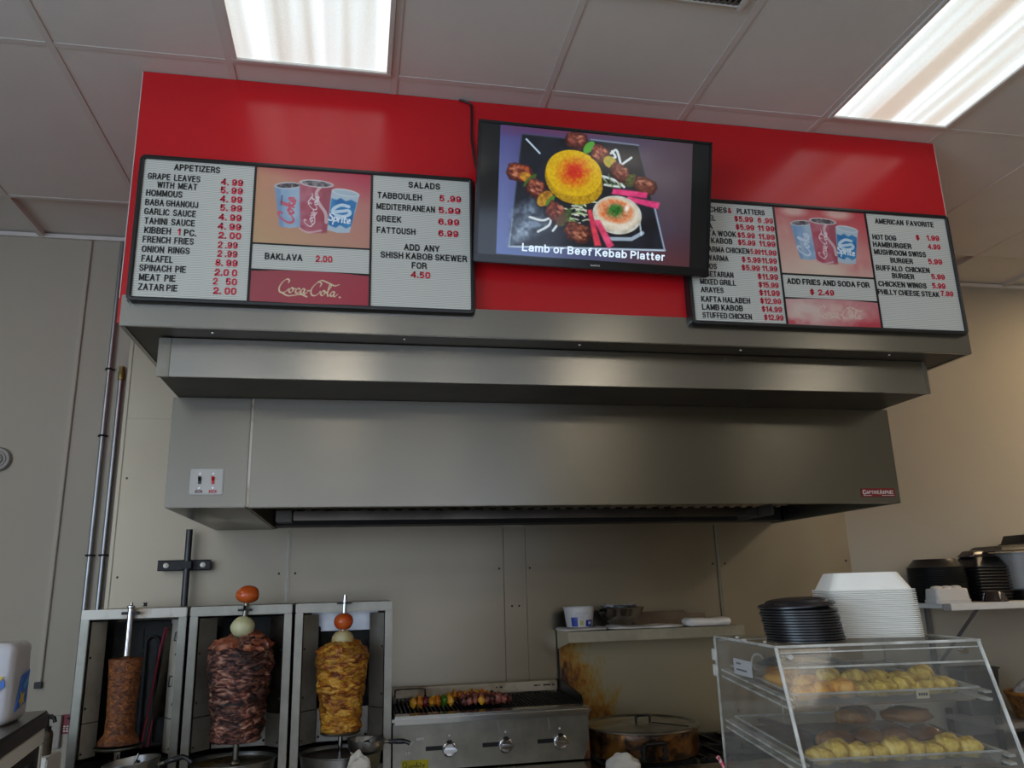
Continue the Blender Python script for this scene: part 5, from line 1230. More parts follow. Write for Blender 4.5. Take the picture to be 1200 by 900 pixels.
# ------------------------------------------------------------------ stock-pot range, its shelf, the pot
def range_and_pot():
    x0, x1 = 1.088, 2.06
    t = thing('stove_range', 'stove range with a tall grease-stained backsplash and a high shelf', 'stove', ((x0 + x1) / 2, 4.05, 0))
    w = (x1 - x0) / 2; Y = lambda y: y - 4.05
    m = bpy.data.materials.new('stained_backsplash'); m.use_nodes = True
    nt = m.node_tree; b = nt.nodes['Principled BSDF']; b.inputs['Metallic'].default_value = 0.85; b.inputs['Roughness'].default_value = 0.42
    tc = nt.nodes.new('ShaderNodeTexCoord'); sp = nt.nodes.new('ShaderNodeSeparateXYZ'); nt.links.new(tc.outputs['Object'], sp.inputs[0])
    n = noise_node(nt, 7, 6, None, 0.65, 0.6); n2 = noise_node(nt, 55, 3, (1, 1, 0.45))
    def math_(op, a, bb):
        q = nt.nodes.new('ShaderNodeMath'); q.operation = op
        for i, v in enumerate((a, bb)):
            if isinstance(v, (int, float)): q.inputs[i].default_value = v
            else: nt.links.new(v, q.inputs[i])
        return q.outputs[0]
    # grease burnt on around the left lower part: distance from the grill's corner, broken up by noise
    dx = math_('MULTIPLY', math_('ADD', sp.outputs['X'], w), 3.0); dz = math_('MULTIPLY', math_('SUBTRACT', sp.outputs['Z'], 1.02), 1.3)
    g = math_('ADD', math_('ADD', dx, dz), math_('MULTIPLY', math_('SUBTRACT', n.outputs[0], 0.5), 1.5))
    g = math_('ADD', g, math_('MULTIPLY', math_('SUBTRACT', n2.outputs[0], 0.5), 0.9))
    r = ramp(nt, g, [(0.10, rgb('#3a1c08')), (0.38, rgb('#94601e')), (0.62, rgb('#9a8046')), (0.95, rgb('#988f78'))])
    nt.links.new(r.outputs[0], b.inputs['Base Color'])
    rr = ramp(nt, g, [(0.1, (0.15,) * 3), (0.7, (0.9,) * 3)]); nt.links.new(rr.outputs[0], b.inputs['Metallic'])
    mb = MB(); mb.box(-w, w, Y(4.30), Y(4.335), 0.86, 1.352, 0.002); mb.build('backsplash', m, t)
    mb = MB(); mb.box(-w - 0.006, w, Y(4.10), Y(4.345), 1.410, 1.418, 0.001); mb.box(-w - 0.006, w, Y(4.096), Y(4.10), 1.364, 1.418, 0.001)
    for s in (-1, 1):
        xo = s * w if s > 0 else s * (w + 0.004)
        mb.prism([(xo, Y(4.10), 1.364), (xo, Y(4.345), 1.32), (xo, Y(4.345), 1.412), (xo, Y(4.10), 1.412)], (-s * 0.004, 0, 0))
    mb.build('high_shelf', mat('warm_steel', (0.47, 0.44, 0.34), 0.36, 1.0, var=0.3, scale=5), t)
    mb = MB(); mb.box(-w, w, Y(3.62), Y(4.335), 0.0, 0.815, 0.004); mb.build('oven_body', M_soot, t)
    mb = MB(); mb.box(-w + 0.05, w - 0.05, Y(3.605), Y(3.62), 0.18, 0.66, 0.006)
    dr = mb.build('oven_door', M_frame, t); mb = MB(); mb.tube([(-w + 0.12, Y(3.605), 0.62), (-w + 0.12, Y(3.57), 0.62), (w - 0.12, Y(3.57), 0.62), (w - 0.12, Y(3.605), 0.62)], 0.01, 10); mb.build('door_handle', M_chrome, dr)
    mb = MB(); mb.box(-w, w, Y(3.56), Y(3.68), 0.816, 0.846, 0.008); mb.build('front_rail', M_worn, t)
    mb = MB()
    for i in range(2):
        for j in range(2):
            ax, ay = -w + 0.02 + i * (w - 0.01), Y(3.70) + j * 0.29
            for k in range(5): mb.box(ax + 0.02 + k * (w - 0.07) / 4, ax + 0.034 + k * (w - 0.07) / 4, ay, ay + 0.28, 0.845, 0.866, 0.002)
            for k in range(2): mb.box(ax, ax + w - 0.03, ay + k * 0.266, ay + 0.014 + k * 0.266, 0.835, 0.862, 0.002)
    mb.box(-w + 0.01, w - 0.01, Y(3.69), Y(4.298), 0.816, 0.83)
    mb.build('burner_grate', M_dark, t)
    # pot
    t = thing('stock_pot', 'wide scorched brown pot with a dull metal lid on the stove', 'pot', (1.365, 3.865, 0.8665))
    M_pot = mat('scorched_pot', '#7c5020', 0.36, 0.55, color2='#140a06', scale=9, span=(0.44, 0.66), bump=0.06, bscale=60, distort=1.2, detail=9)
    R0 = 0.262; hh = 0.125
    mb = MB(); mb.lathe([(0, 0), (R0 - 0.03, 0), (R0 - 0.008, 0.01), (R0 - 0.003, 0.03), (R0, hh - 0.03), (R0 + 0.003, hh - 0.018), (R0, hh - 0.010), (R0, hh), (R0 - 0.004, hh), (R0 - 0.006, 0.03), (0, 0.008)], seg=64); mb.build('pot_body', M_pot, t, smooth=45)
    mb = MB(); mb.lathe([(R0 + 0.008, hh + 0.001), (R0 + 0.010, hh + 0.008), (R0 - 0.002, hh + 0.012), (R0 - 0.012, hh + 0.004), (R0 - 0.03, hh + 0.005), (0.10, hh + 0.012), (0, hh + 0.013)], seg=64)
    ld = mb.build('lid', mat('dull_lid', (0.40, 0.38, 0.33), 0.38, 0.95, color2=(0.22, 0.19, 0.14), scale=8), t, smooth=45, label='dull metal lid')
    mb = MB(); mb.tube([(-0.035, -0.02, hh + 0.010), (-0.035, -0.02, hh + 0.042), (-0.030, -0.02, hh + 0.047), (0.030, -0.02, hh + 0.047), (0.035, -0.02, hh + 0.042), (0.035, -0.02, hh + 0.010)], 0.006, 8)
    mb.build('lid_handle', M_dark, ld)
    mb = MB(); mb.box(-0.006, 0.006, -0.26, -0.06, hh + 0.017, hh + 0.021, 0.001, xf=Matrix.Rotation(math.radians(35), 4, 'Z')); mb.build('lid_bar', M_dark, ld)
    mb = MB()
    for q in (-0.050, 0.050):
        mb.lathe([(0.017, 0), (0.015, 0.004), (0, 0.005)], seg=12, xf=Matrix.Translation((q - 0.04, -0.2575, 0.06)) @ RX90)
        mb.lathe([(0.017, 0), (0.015, 0.004), (0, 0.005)], seg=12, xf=Matrix.Translation((q - 0.04, -0.2575, 0.03)) @ RX90)
    mb.tube([(-0.09, -0.260, 0.03), (-0.09, -0.268, 0.085), (-0.082, -0.275, 0.092), (0.002, -0.275, 0.092), (0.01, -0.268, 0.085), (0.01, -0.260, 0.03)], 0.009, 10)
    mb.build('loop_handle', M_dark, t)
    # on the high shelf: tub, bowl, cloths, card
    t = thing('yogurt_tub', 'white plastic yogurt tub with a blue label on the high stove shelf', 'tub', (1.172, 4.20, 1.437))
    M_tub = mat('tub_white', '#cfc9c4', 0.4, var=0.03)
    mb = MB(); mb.lathe([(0, 0), (0.066, 0), (0.069, 0.004), (0.081, 0.094), (0.085, 0.095), (0.086, 0.101), (0.082, 0.102), (0.079, 0.098), (0.067, 0.006), (0, 0.004)], seg=40); mb.build('tub', M_tub, t, smooth=45)
    def wrap(a0, a1, za, zb, m, nm, off=0.0006):
        mb = MB(); mb.grid(lambda u, v: ((0.0690 + (za + (zb - za) * v) * 0.1335 - 0.0004 + off) * math.cos(math.radians(a0 + (a1 - a0) * u)), (0.0690 + (za + (zb - za) * v) * 0.1335 - 0.0004 + off) * math.sin(math.radians(a0 + (a1 - a0) * u)), za + (zb - za) * v), 10, 2, m=0); return mb.build(nm, m, t)
    wrap(-78, -42, 0.004, 0.036, mat('label_blue', '#1c2a86', 0.4), 'blue_label', 0.0009); wrap(-66, -52, 0.014, 0.028, mat('label_white', '#c9c8d4', 0.4), 'label_mark', 0.0016)
    wrap(-140, -112, 0.004, 0.05, mat('label_blue2', '#2a3a8e', 0.4), 'blue_label', 0.0007); wrap(-103, -88, 0.010, 0.034, mat('label_ochre', '#a8a060', 0.5), 'recipe_label')
    mb = MB()
    for k in range(7):
        z = 0.038 + k * 0.006; a0, a1 = (-125, -84) if k < 5 else (-120, -70); r = 0.0690 + z * 0.1335 + 0.0004
        mb.tube([(r * math.cos(math.radians(a0 + (a1 - a0) * i / 8)), r * math.sin(math.radians(a0 + (a1 - a0) * i / 8)), z) for i in range(9)], 0.0008, 4)
    mb.build('label_lines', mat('label_grey', '#7c7f96', 0.5), t)
    t = thing('mixing_bowl', 'steel mixing bowl lined with foil on the high stove shelf, right of the yogurt tub', 'bowl', (1.405, 4.20, 1.4415))
    mb = MB(); mb.lathe([(0, 0), (0.05, 0), (0.075, 0.010), (0.108, 0.045), (0.122, 0.082), (0.128, 0.086), (0.127, 0.089), (0.119, 0.084), (0.104, 0.046), (0.072, 0.013), (0, 0.003)], seg=44); mb.build('bowl', mat('tarnished_bowl', (0.40, 0.36, 0.30), 0.22, 1.0, var=0.4, scale=10), t, smooth=45)
    mb = MB()
    mb.grid(lambda u, v: (0.02 + 0.10 * v * math.cos(2 * math.pi * u) - 0.03, 0.095 * v * math.sin(2 * math.pi * u), 0.088 + 0.012 * v * v + 0.016 * noise.noise(Vector((6 * v * math.cos(6.28 * u), 6 * v * math.sin(6.28 * u), 3)))), 40, 12)
    mb.build('foil', mat('crumpled_foil', (0.72, 0.72, 0.72), 0.3, 0.4, bump=0.4, bscale=50), t, smooth=20)
    mb = MB(); mb.tube([(-0.112, -0.02, 0.075), (-0.128, -0.030, 0.072), (-0.130, -0.045, 0.062), (-0.108, -0.055, 0.066)], 0.006, 8); mb.build('bowl_handle', M_black, t)
    def cloth(name, lab, x0_, x1_, y0_, y1_, z, th, seed, rot=0.0):
        t = thing(name, lab, 'towel', ((x0_ + x1_) / 2, (y0_ + y1_) / 2, z), rot, 'white towels on the high shelf')
        L, D = (x1_ - x0_), (y1_ - y0_)
        mb = MB()
        def f(u, v):
            a = 2 * math.pi * u; s = (abs(math.cos(a)) ** 0.6) * (1 if math.cos(a) > 0 else -1); c = (abs(math.sin(a)) ** 0.8) * (1 if math.sin(a) > 0 else -1)
            x = -L / 2 + L * v; e = min(1, 6 * min(v, 1 - v) + 0.55)
            k = noise.noise(Vector((x * 9, seed, a)))
            return (x, D / 2 * s * e + 0.012 * k, th / 2 + th / 2 * c * e + (0.006 * noise.noise(Vector((x * 14, seed * 2, 0.5))) + 0.004 * k if c > 0.2 else 0))
        mb.grid(f, 24, 40)
        for v in (0, 1): mb.add([f(u / 24, v) for u in range(24)], [tuple(range(24)) if v else tuple(range(24))[::-1]])
        mb.build('cloth', mat('towel_white', '#dcd2c6', 0.85, var=0.1, scale=12, bump=0.2, bscale=90), t, smooth=60)
        return t
    cloth('folded_towel', 'flat white towel under the yogurt tub at the left end of the high shelf', 1.050, 1.300, 4.080, 4.28, 1.4185, 0.0180, 1)
    cloth('folded_towel', 'long rolled white towel along the front of the high shelf, below the bowl', 1.305, 1.725, 4.076, 4.28, 1.4185, 0.0180, 2)
    cloth('folded_towel', 'crumpled white towel at the right end of the high shelf', 1.735, 1.995, 4.080, 4.20, 1.4185, 0.045, 3, 0.06)
    t = thing('cardboard_sheet', 'greasy brown card leaning low against the steel wall behind the bowl', 'cardboard', (1.74, 4.325, 1.4185))
    mb = MB(); mb.prism([(-0.22, 0, 0), (0.21, 0, 0), (0.21, 0.012, 0.062), (0.10, 0.012, 0.066), (0.08, 0.012, 0.080), (-0.16, 0.013, 0.078), (-0.22, 0.010, 0.050)], (0, 0.004, 0)); mb.build('sheet', mat('greasy_card', '#6a5236', 0.6, var=0.35, scale=14), t, smooth=0)
def loose_cloths():
    M_cl = mat('cloth_white', '#c6bfb4', 0.85, var=0.08, scale=15, bump=0.25, bscale=80)
    def heap(lab, loc, rx, ry, rz, seed, m):
        mb = MB(); V = []; n, k = 30, 14
        def f(u, v):
            a = 2 * math.pi * u; t = math.pi / 2 * v
            q = Vector((math.cos(a) * math.cos(t), math.sin(a) * math.cos(t), math.sin(t)))
            d = 1 + 0.22 * noise.noise(q * 2.2 + Vector((seed, 0, 0))) + 0.08 * math.sin(5 * a + 6 * v + seed) * (1 - v)
            return (rx * q.x * d, ry * q.y * d, max(0, rz * q.z * d))
        mb.grid(f, n, k)
        o = mb.build('cleaning_cloth', m, None, smooth=70); o.location = loc
        return tag(o, lab, 'cloth', 'white cloths at the lower edge')
    heap('bright white crumpled cloth in front of the drip pan with the saucepan', (0.030, 3.455, 0.8800), 0.058, 0.045, 0.140, 2.0, mat('cloth_bright', '#d8d4cc', 0.85, var=0.05, bump=0.2, bscale=80))
    heap('off-white crumpled cloth on the stove rail in front of the big pot', (1.095 + 0.085, 3.615, 0.8465), 0.085, 0.045, 0.075, 5.0, M_cl)
# ------------------------------------------------------------------ acrylic pastry case
ORD = ['first', 'second', 'third', 'fourth', 'fifth', 'sixth', 'seventh', 'eighth', 'ninth', 'tenth', 'eleventh', 'twelfth']
CASE_LOC = Vector((0.922, 1.700, 1.0985)); CASE_RZ = math.radians(-6)
CASE_M = Matrix.Translation(CASE_LOC) @ Matrix.Rotation(CASE_RZ, 4, 'Z')
CW, CD, CH = 0.486, 0.405, 0.4085
def pastry_case():
    A = acrylic('clear_acrylic', (0.93, 0.935, 0.925), (0.60, 0.585, 0.55), 0.025)
    AF = acrylic('hazy_acrylic', (0.90, 0.905, 0.895), (0.62, 0.605, 0.57), 0.045)
    E_ = acrylic('acrylic_edge', (0.75, 0.75, 0.72), (0.78, 0.76, 0.70), 0.55, 0.15)
    t = thing('pastry_case', 'clear acrylic pastry display case with two sloping trays, on the service counter', 'display case', CASE_LOC, CASE_RZ)
    th = 0.006; FR = 0.145                     # the front leans out this far at the foot
    fy = lambda z: -FR * (1 - z / CH)
    def sheet_side(x):
        P = [(x, fy(0) + 0.004, 0), (x, CD, 0), (x, CD, CH - th), (x, 0.002, CH - th)]
        mb = MB(); mb.prism(P, (th, 0, 0)); return mb
    AS = acrylic('reflection_haze_acrylic', (0.90, 0.90, 0.88), (0.60, 0.57, 0.52), 0.07)  # haze in the colour stands in for reflections on the left side
    sheet_side(0).build('side_panel', AS, t, smooth=0); sheet_side(CW - th).build('side_panel', A, t, smooth=0)
    mb = MB(); mb.box(-0.004, CW + 0.004, -0.004, CD + 0.004, CH - th, CH - 0.0005); mb.build('top_panel', AF, t, smooth=0)
    mb = MB(); mb.box(th, CW - th, fy(0) + 0.01, CD, 0, th); mb.build('bottom_panel', A, t, smooth=0)
    mb = MB(); mb.prism([(th, fy(0), 0.001), (CW - th, fy(0), 0.001), (CW - th, -0.001, CH - th - 0.001), (th, -0.001, CH - th - 0.001)], (0, 0.005, 0)); mb.build('front_panel', AF, t, smooth=0)
    for k in range(2):
        mb = MB(); a = th + k * (CW - 2 * th) / 2; mb.box(a + 0.001, a + (CW - 2 * th) / 2 - 0.003, CD - 0.005, CD - 0.0005, 0.008, CH - th - 0.002); mb.build('rear_door', A, t, smooth=0)
    # polished edges
    def rod(nm, pts, r=0.0028): mb = MB(); mb.tube(pts, r, 6); return mb.build(nm, E_, t)
    for x in (0.003, CW - 0.003):
        rod('edge_strip', [(x, fy(0) - 0.001, 0.004), (x, -0.002, CH - 0.004)], 0.0042)
        rod('edge_strip', [(x, -0.002, CH - 0.003), (x, CD, CH - 0.003)], 0.0034)
        rod('edge_strip', [(x, CD + 0.001, 0.004), (x, CD + 0.001, CH - 0.004)], 0.0034)
    rod('edge_strip', [(0, -0.003, CH - 0.003), (CW, -0.003, CH - 0.003)], 0.0034)
    rod('edge_strip', [(0.01, -0.006, CH - 0.016), (CW - 0.01, -0.006, CH - 0.016)], 0.0016)
    rod('edge_strip', [(0.006, fy(CH - 0.047) + 0.006, CH - 0.047), (CW - 0.006, fy(CH - 0.047) + 0.006, CH - 0.047)], 0.0025)
    rod('edge_strip', [(0.008, CD - 0.012, CH - 0.012), (CW - 0.008, CD - 0.012, CH - 0.012)], 0.0025)
    rod('edge_strip', [(0.0, 0.20, CH - 0.003), (0.012, 0.20, CH - 0.003)], 0.006)
    for k in (0.35, 0.66): rod('divider_rail', [(CW * k, CD - 0.009, 0.01), (CW * k, CD - 0.009, CH - 0.02)], 0.0022)
    mb = MB()
    mb.tube([(CW - 0.045, -0.012, CH - 0.024), (CW - 0.045, 0.004, CH - 0.024)], 0.007, 12); mb.build('corner_screw', M_chrome, t)
    mb = MB(); mb.tube([(0.03, -0.014, CH - 0.024), (0.03, 0.004, CH - 0.024)], 0.006, 12); mb.build('corner_screw', E_, t)
    for z in (0.345, 0.305, 0.05):
        mb = MB(); mb.box(-0.008, 0.0, CD - 0.018, CD + 0.006, z, z + 0.03, 0.002); mb.build('hinge', E_, t)
    for y in (0.10, 0.28): mb = MB(); mb.lathe([(0.005, 0), (0.004, 0.004), (0, 0.005)], (0.02, y, CH - 0.0004), 10); mb.build('top_stud', E_, t)
    mb = MB(); mb.box(-0.0012, -0.0004, 0.145, 0.265, 0.325, 0.362); lb = mb.build('paper_label', mat('label_paper', '#a8a6a4', 0.6), t, smooth=0, label='white paper label')
    mb = MB()
    for (y0, y1, z) in ((0.215, 0.245, 0.350), (0.178, 0.245, 0.335)): mb.box(-0.0018, -0.0012, y0, y1, z, z + 0.004)
    mb.build('label_lettering', mat('label_ink', '#5c5a5c', 0.6), lb, smooth=0)
    # slide rails and trays
    for zf, zb in ((0.283, 0.308), (0.160, 0.182)):
        for s, x in ((1, th), (-1, CW - th)):
            f0 = fy(zf) + 0.022
            for dz in (0.0, 0.016):
                mb = MB(); P = [(x, f0, zf + dz - 0.004), (x, CD - 0.02, zb + dz - 0.004), (x, CD - 0.02, zb + dz + 0.001), (x, f0, zf + dz + 0.001)]
                mb.prism(P, (s * 0.016, 0, 0)); mb.build('slide_rail', E_, t, smooth=0)
    TM = acrylic('tray_plastic', (0.88, 0.88, 0.86), (0.62, 0.60, 0.56), 0.14)
    TE = acrylic('tray_rim', (0.7, 0.69, 0.66), (0.72, 0.70, 0.66), 0.5, 0.2)
    TB = mat('oily_tray_bottom', '#7a5a34', 0.35, color2='#4a3018', scale=22, span=(0.3, 0.6))
    for zf, zb, lab in ((0.283, 0.308, 'upper clear tray'), (0.160, 0.182, 'lower clear tray')):
        f0 = fy(zf) + 0.028; b0 = CD - 0.03; sl = (zb - zf) / (b0 - f0); x0, x1 = 0.030, CW - 0.030
        zz = lambda y, d=0.0: zf + (y - f0) * sl + d
        mb = MB()
        lo, hi = 0.0, 0.024
        mb.prism([(x0 + 0.008, f0 + 0.008, zz(f0, lo - 0.004)), (x1 - 0.008, f0 + 0.008, zz(f0, lo - 0.004)), (x1 - 0.008, b0, zz(b0, lo - 0.004)), (x0 + 0.008, b0, zz(b0, lo - 0.004))], (0, 0, 0.003), 1)
        for P in ([(x0, f0, zz(f0, hi)), (x1, f0, zz(f0, hi)), (x1 - 0.008, f0 + 0.008, zz(f0, lo - 0.004)), (x0 + 0.008, f0 + 0.008, zz(f0, lo - 0.004))],
                  [(x0, b0 + 0.004, zz(b0, hi)), (x1, b0 + 0.004, zz(b0, hi)), (x1 - 0.008, b0, zz(b0, lo)), (x0 + 0.008, b0, zz(b0, lo))]): mb.prism(P, (0, 0.002, 0))
        for xa, xb in ((x0, x0 + 0.008), (x1, x1 - 0.008)): mb.prism([(xa, f0, zz(f0, hi)), (xb, f0 + 0.008, zz(f0, lo)), (xb, b0, zz(b0, lo)), (xa, b0 + 0.004, zz(b0, hi))], (0.002, 0, 0))
        tr = mb.build('tray', [TM, TB], t, smooth=0, label=lab)
        mb = MB(); mb.tube([(x0, f0, zz(f0, hi)), (x1, f0, zz(f0, hi)), (x1, b0, zz(b0, hi)), (x0, b0, zz(b0, hi)), (x0, f0, zz(f0, hi))], 0.0026, 6); mb.build('tray_rim', TE, tr)
        if zf > 0.2:
            mb = MB(); mb.box(0.305, 0.335, f0 - 0.004, f0 - 0.0025, zf + 0.006, zf + 0.024); tg = mb.build('price_tag', mat('tag_cream', '#b8aa90', 0.6), tr, smooth=0)
            mb = MB()
            for k in range(4): mb.box(0.310 + k * 0.0055, 0.3135 + k * 0.0055, f0 - 0.0046, f0 - 0.004, zf + 0.012, zf + 0.018)
            mb.build('tag_lettering', M_letter, tg, smooth=0)
    # twist of red striped wrapper at the rear hinge
    mb = MB(); mb.tube(spline([(-0.012, CD - 0.004, 0.096), (-0.006, CD - 0.010, 0.078), (-0.010, CD - 0.012, 0.050)]), [0.005] * 12 + [0.003], 8); mb.tube(spline([(-0.012, CD - 0.004, 0.096), (-0.020, CD - 0.006, 0.106)]), 0.005, 8)
    mb.build('wrapper_twist', mat('red_striped_wrapper', '#c02038', 0.4, color2='#d8c4c0', scale=90, span=(0.45, 0.55)), t, label='red and white striped wrapper twist')
    return fy

def pastries(fy):
    M_pa = meat_mat('spinach_pastry', [(0.33, rgb('#4a4412')), (0.42, rgb('#bc9630')), (0.56, rgb('#e8c65e')), (0.70, rgb('#f4e09a'))], 22, 40, (1, 1, 1), 0.35, 0.5)
    M_or = meat_mat('orange_pastry', [(0.34, rgb('#a8621a')), (0.5, rgb('#e8a436')), (0.70, rgb('#f0c468'))], 15, 40, (1, 1, 1), 0.35, 0.5)
    M_br = meat_mat('brown_pastry', [(0.30, rgb('#381a06')), (0.5, rgb('#7c4a12')), (0.72, rgb('#b88832'))], 14, 40, (1, 1, 1), 0.35, 0.4)
    M_gl = mat('wrap_film', '#946018', 0.2, color2='#582e0a', scale=10, bump=0.25, bscale=26)
    def place(lab, x, y, z, rx, ry, rz, m, seed, ang, grp, kind='turnover'):
        mb = MB()
        nu, nv = 22, 14
        V = []; F = []
        for j in range(nv + 1):
            for i in range(nu):
                a = 2 * math.pi * i / nu; ph = math.pi * j / nv - math.pi / 2
                cx = math.cos(ph) ** 0.8; q = Vector((cx * math.cos(a), cx * math.sin(a), math.sin(ph)))
                tri = 1 + (0.15 * math.cos(3 * a + 0.5) if kind == 'turnover' else 0.05 * math.cos(4 * a))
                d = 1 + 0.17 * noise.noise(q * 2.1 + Vector((seed * 2.3, seed, 0))) + 0.06 * noise.noise(q * 6 + Vector((seed, 0, 0)))
                seam = 0.10 * math.exp(-(q.y * 5) ** 2) if kind == 'turnover' and q.z > 0 else 0
                V.append((rx * q.x * d * tri, ry * q.y * d * tri, rz * max(-0.75, q.z) * (1 + seam) * d))
        for j in range(nv):
            for i in range(nu): F.append((j * nu + i, j * nu + (i + 1) % nu, (j + 1) * nu + (i + 1) % nu, (j + 1) * nu + i))
        mb.add(V, F)
        o = mb.build('spinach_pie' if kind == 'turnover' else 'flat_pie', m, None, smooth=80)
        o.matrix_world = CASE_M @ Matrix.Translation((x, y, z + rz * 0.92 + 0.002)) @ Matrix.Rotation(math.radians(3.3), 4, 'X') @ Matrix.Rotation(ang, 4, 'Z')
        return tag(o, lab, 'pastry', grp)
    random.seed(11)
    zf, zb = 0.283, 0.308; f0 = fy(zf) + 0.028; sl = (zb - zf) / (CD - 0.03 - f0)
    g = 'pastries on the upper tray'
    n = 8; step = (CW - 0.15) / (n - 1)
    for k in range(n):
        x = 0.070 + k * step; y = f0 + 0.052 + 0.006 * (k % 2)
        place('%s pastry from the left in the front row of the upper tray%s' % (ORD[k], ', orange-yellow' if k < 3 else ', speckled yellow'), x, y, zf + sl * (y - f0), 0.031, 0.030, 0.016 + 0.003 * (k % 3), M_or if k < 3 else M_pa, k, random.uniform(-0.9, 0.9), g)
    for k in range(6):
        x = 0.110 + k * 0.058; y = f0 + 0.115 + 0.008 * (k % 2)
        place('%s pastry from the left in the back row of the upper tray, heaped higher' % ORD[k], x, y, zf + sl * (y - f0), 0.034, 0.029, 0.021 + 0.002 * ((k * 3) % 4), M_or if k < 1 else M_pa, k + 30, random.uniform(-0.9, 0.9), g)
    for k in range(3):
        x = 0.075 + 0.03 * k; y = f0 + 0.19 + 0.055 * k
        place(('large orange pastry at the left end of the upper tray', 'orange pastry behind it, further up the left side of the upper tray', 'rearmost orange pastry on the left of the upper tray')[k], x, y, zf + sl * (y - f0), 0.042, 0.034, 0.019, M_or, k + 50, 0.6 + k, g)
    zf, zb = 0.160, 0.182; f0 = fy(zf) + 0.028; sl = (zb - zf) / (CD - 0.03 - f0)
    g = 'pastries on the lower tray'
    n = 9; step = (CW - 0.145) / (n - 1)
    for k in range(n):
        x = 0.072 + k * step; y = f0 + 0.050 + 0.006 * (k % 2)
        place('%s pale yellow pie from the left in the front row of the lower tray' % ORD[k], x, y, zf + sl * (y - f0), 0.030, 0.030, 0.018 + 0.003 * ((k * 2) % 3), M_pa, k + 70, 0.9 + random.uniform(-0.35, 0.35), g)
    for k in range(4):
        x = 0.160 + k * 0.072; y = f0 + 0.145
        place('%s flat brown pie from the left, behind the yellow ones on the lower tray' % ORD[k], x, y, zf + sl * (y - f0), 0.044, 0.036, 0.024, M_br if k % 2 == 0 else M_gl, k + 90, 0.3 * k, g, 'flat')
    place('brown pie with a cut side, topmost of the heap on the lower tray', 0.225, f0 + 0.17, zf + sl * 0.17 + 0.050, 0.052, 0.032, 0.020, M_br, 99, 0.2, g, 'flat')
    place('glossy wrapped brown pie lying on the heap at the right of the lower tray', 0.345, f0 + 0.165, zf + sl * 0.165 + 0.050, 0.058, 0.034, 0.018, M_gl, 100, -0.1, g, 'flat')
    # serving tongs on each tray
    t = thing('serving_tongs', 'clear plastic tongs with grey grips resting at the back of the upper tray', 'tongs', CASE_M @ Vector((0.11, 0.22, 0.333)), CASE_RZ)
    mb = MB(); mb.tube(spline([(-0.03, 0.09, 0.010), (0.03, 0.02, 0.012), (0.10, -0.03, 0.010), (0.15, -0.06, 0.0)]), 0.006, 8); mb.build('arm', mat('grey_tongs', '#55534f', 0.3), t)
    mb = MB(); mb.tube(spline([(-0.03, 0.09, 0.010), (0.02, 0.04, 0.030), (0.09, -0.01, 0.030), (0.15, -0.05, 0.010)]), 0.005, 8); mb.build('arm', mat('grey_tongs', '#55534f', 0.3), t)
    mb = MB(); mb.tube([(-0.03 + 0.016 * math.cos(a * 0.5), 0.09, 0.012 + 0.02 * math.sin(a * 0.5)) for a in range(13)], 0.003, 8); mb.build('hinge_ring', acrylic('acrylic_edge', (0.75, 0.75, 0.72), (0.78, 0.76, 0.70), 0.55, 0.15), t)
    t = thing('serving_tongs', 'brown-handled tongs lying on the lower tray, seen through the left side of the case', 'tongs', CASE_M @ Vector((0.10, 0.20, 0.178)), CASE_RZ)
    mb = MB(); mb.prism([(-0.03, 0.12, 0.020), (-0.008, 0.125, 0.020), (0.045, -0.06, 0.006), (0.015, -0.065, 0.006)], (0, 0, 0.010)); mb.build('handle', mat('brown_handle', '#4a2620', 0.4), t)
    mb = MB(); mb.prism([(0.015, -0.065, 0.006), (0.045, -0.06, 0.006), (0.050, -0.085, 0.001), (0.016, -0.09, 0.001)], (0, 0, 0.012)); mb.build('tip', M_dark, t)

# ------------------------------------------------------------------ stacks on top of the case
def rounded(hx, hy, r, n=5):
    P = []
    for cx, cy, a0 in ((hx - r, hy - r, 0), (-hx + r, hy - r, 90), (-hx + r, -hy + r, 180), (hx - r, -hy + r, 270)):
        for k in range(n + 1):
            a = math.radians(a0 + 90 * k / n); P.append((cx + r * math.cos(a), cy + r * math.sin(a)))
    return P
def loft(mb, loops, m=0):
    n = len(loops[0]); v = [p for L in loops for p in L]
    f = [(j * n + i, j * n + (i + 1) % n, (j + 1) * n + (i + 1) % n, (j + 1) * n + i) for j in range(len(loops) - 1) for i in range(n)]
    f.append(tuple(range(n))[::-1]); f.append(tuple(range((len(loops) - 1) * n, len(loops) * n)))
    mb.add(v, f, m)
def container_mesh(h, hx=0.1, hy=0.1):
    """upturned foam tray: rim flange at the foot, tapered walls, flat base on top, hollow underneath"""
    mb = MB(); L = []
    for (s, z, r) in ((1.065, 0.0, 0.02), (1.07, 0.0024, 0.02), (1.0, 0.0030, 0.02), (0.82, h - 0.004, 0.03), (0.79, h, 0.03)):
        L.append([(x, y, z) for x, y in rounded(hx * s, hy * s, r)])
    loft(mb, [[(x, y, h - 0.003) for x, y in rounded(hx * 0.80, hy * 0.80, 0.03)], [(x, y, 0.0005) for x, y in rounded(hx * 1.0, hy * 1.0, 0.02)]] + L)
    return mb
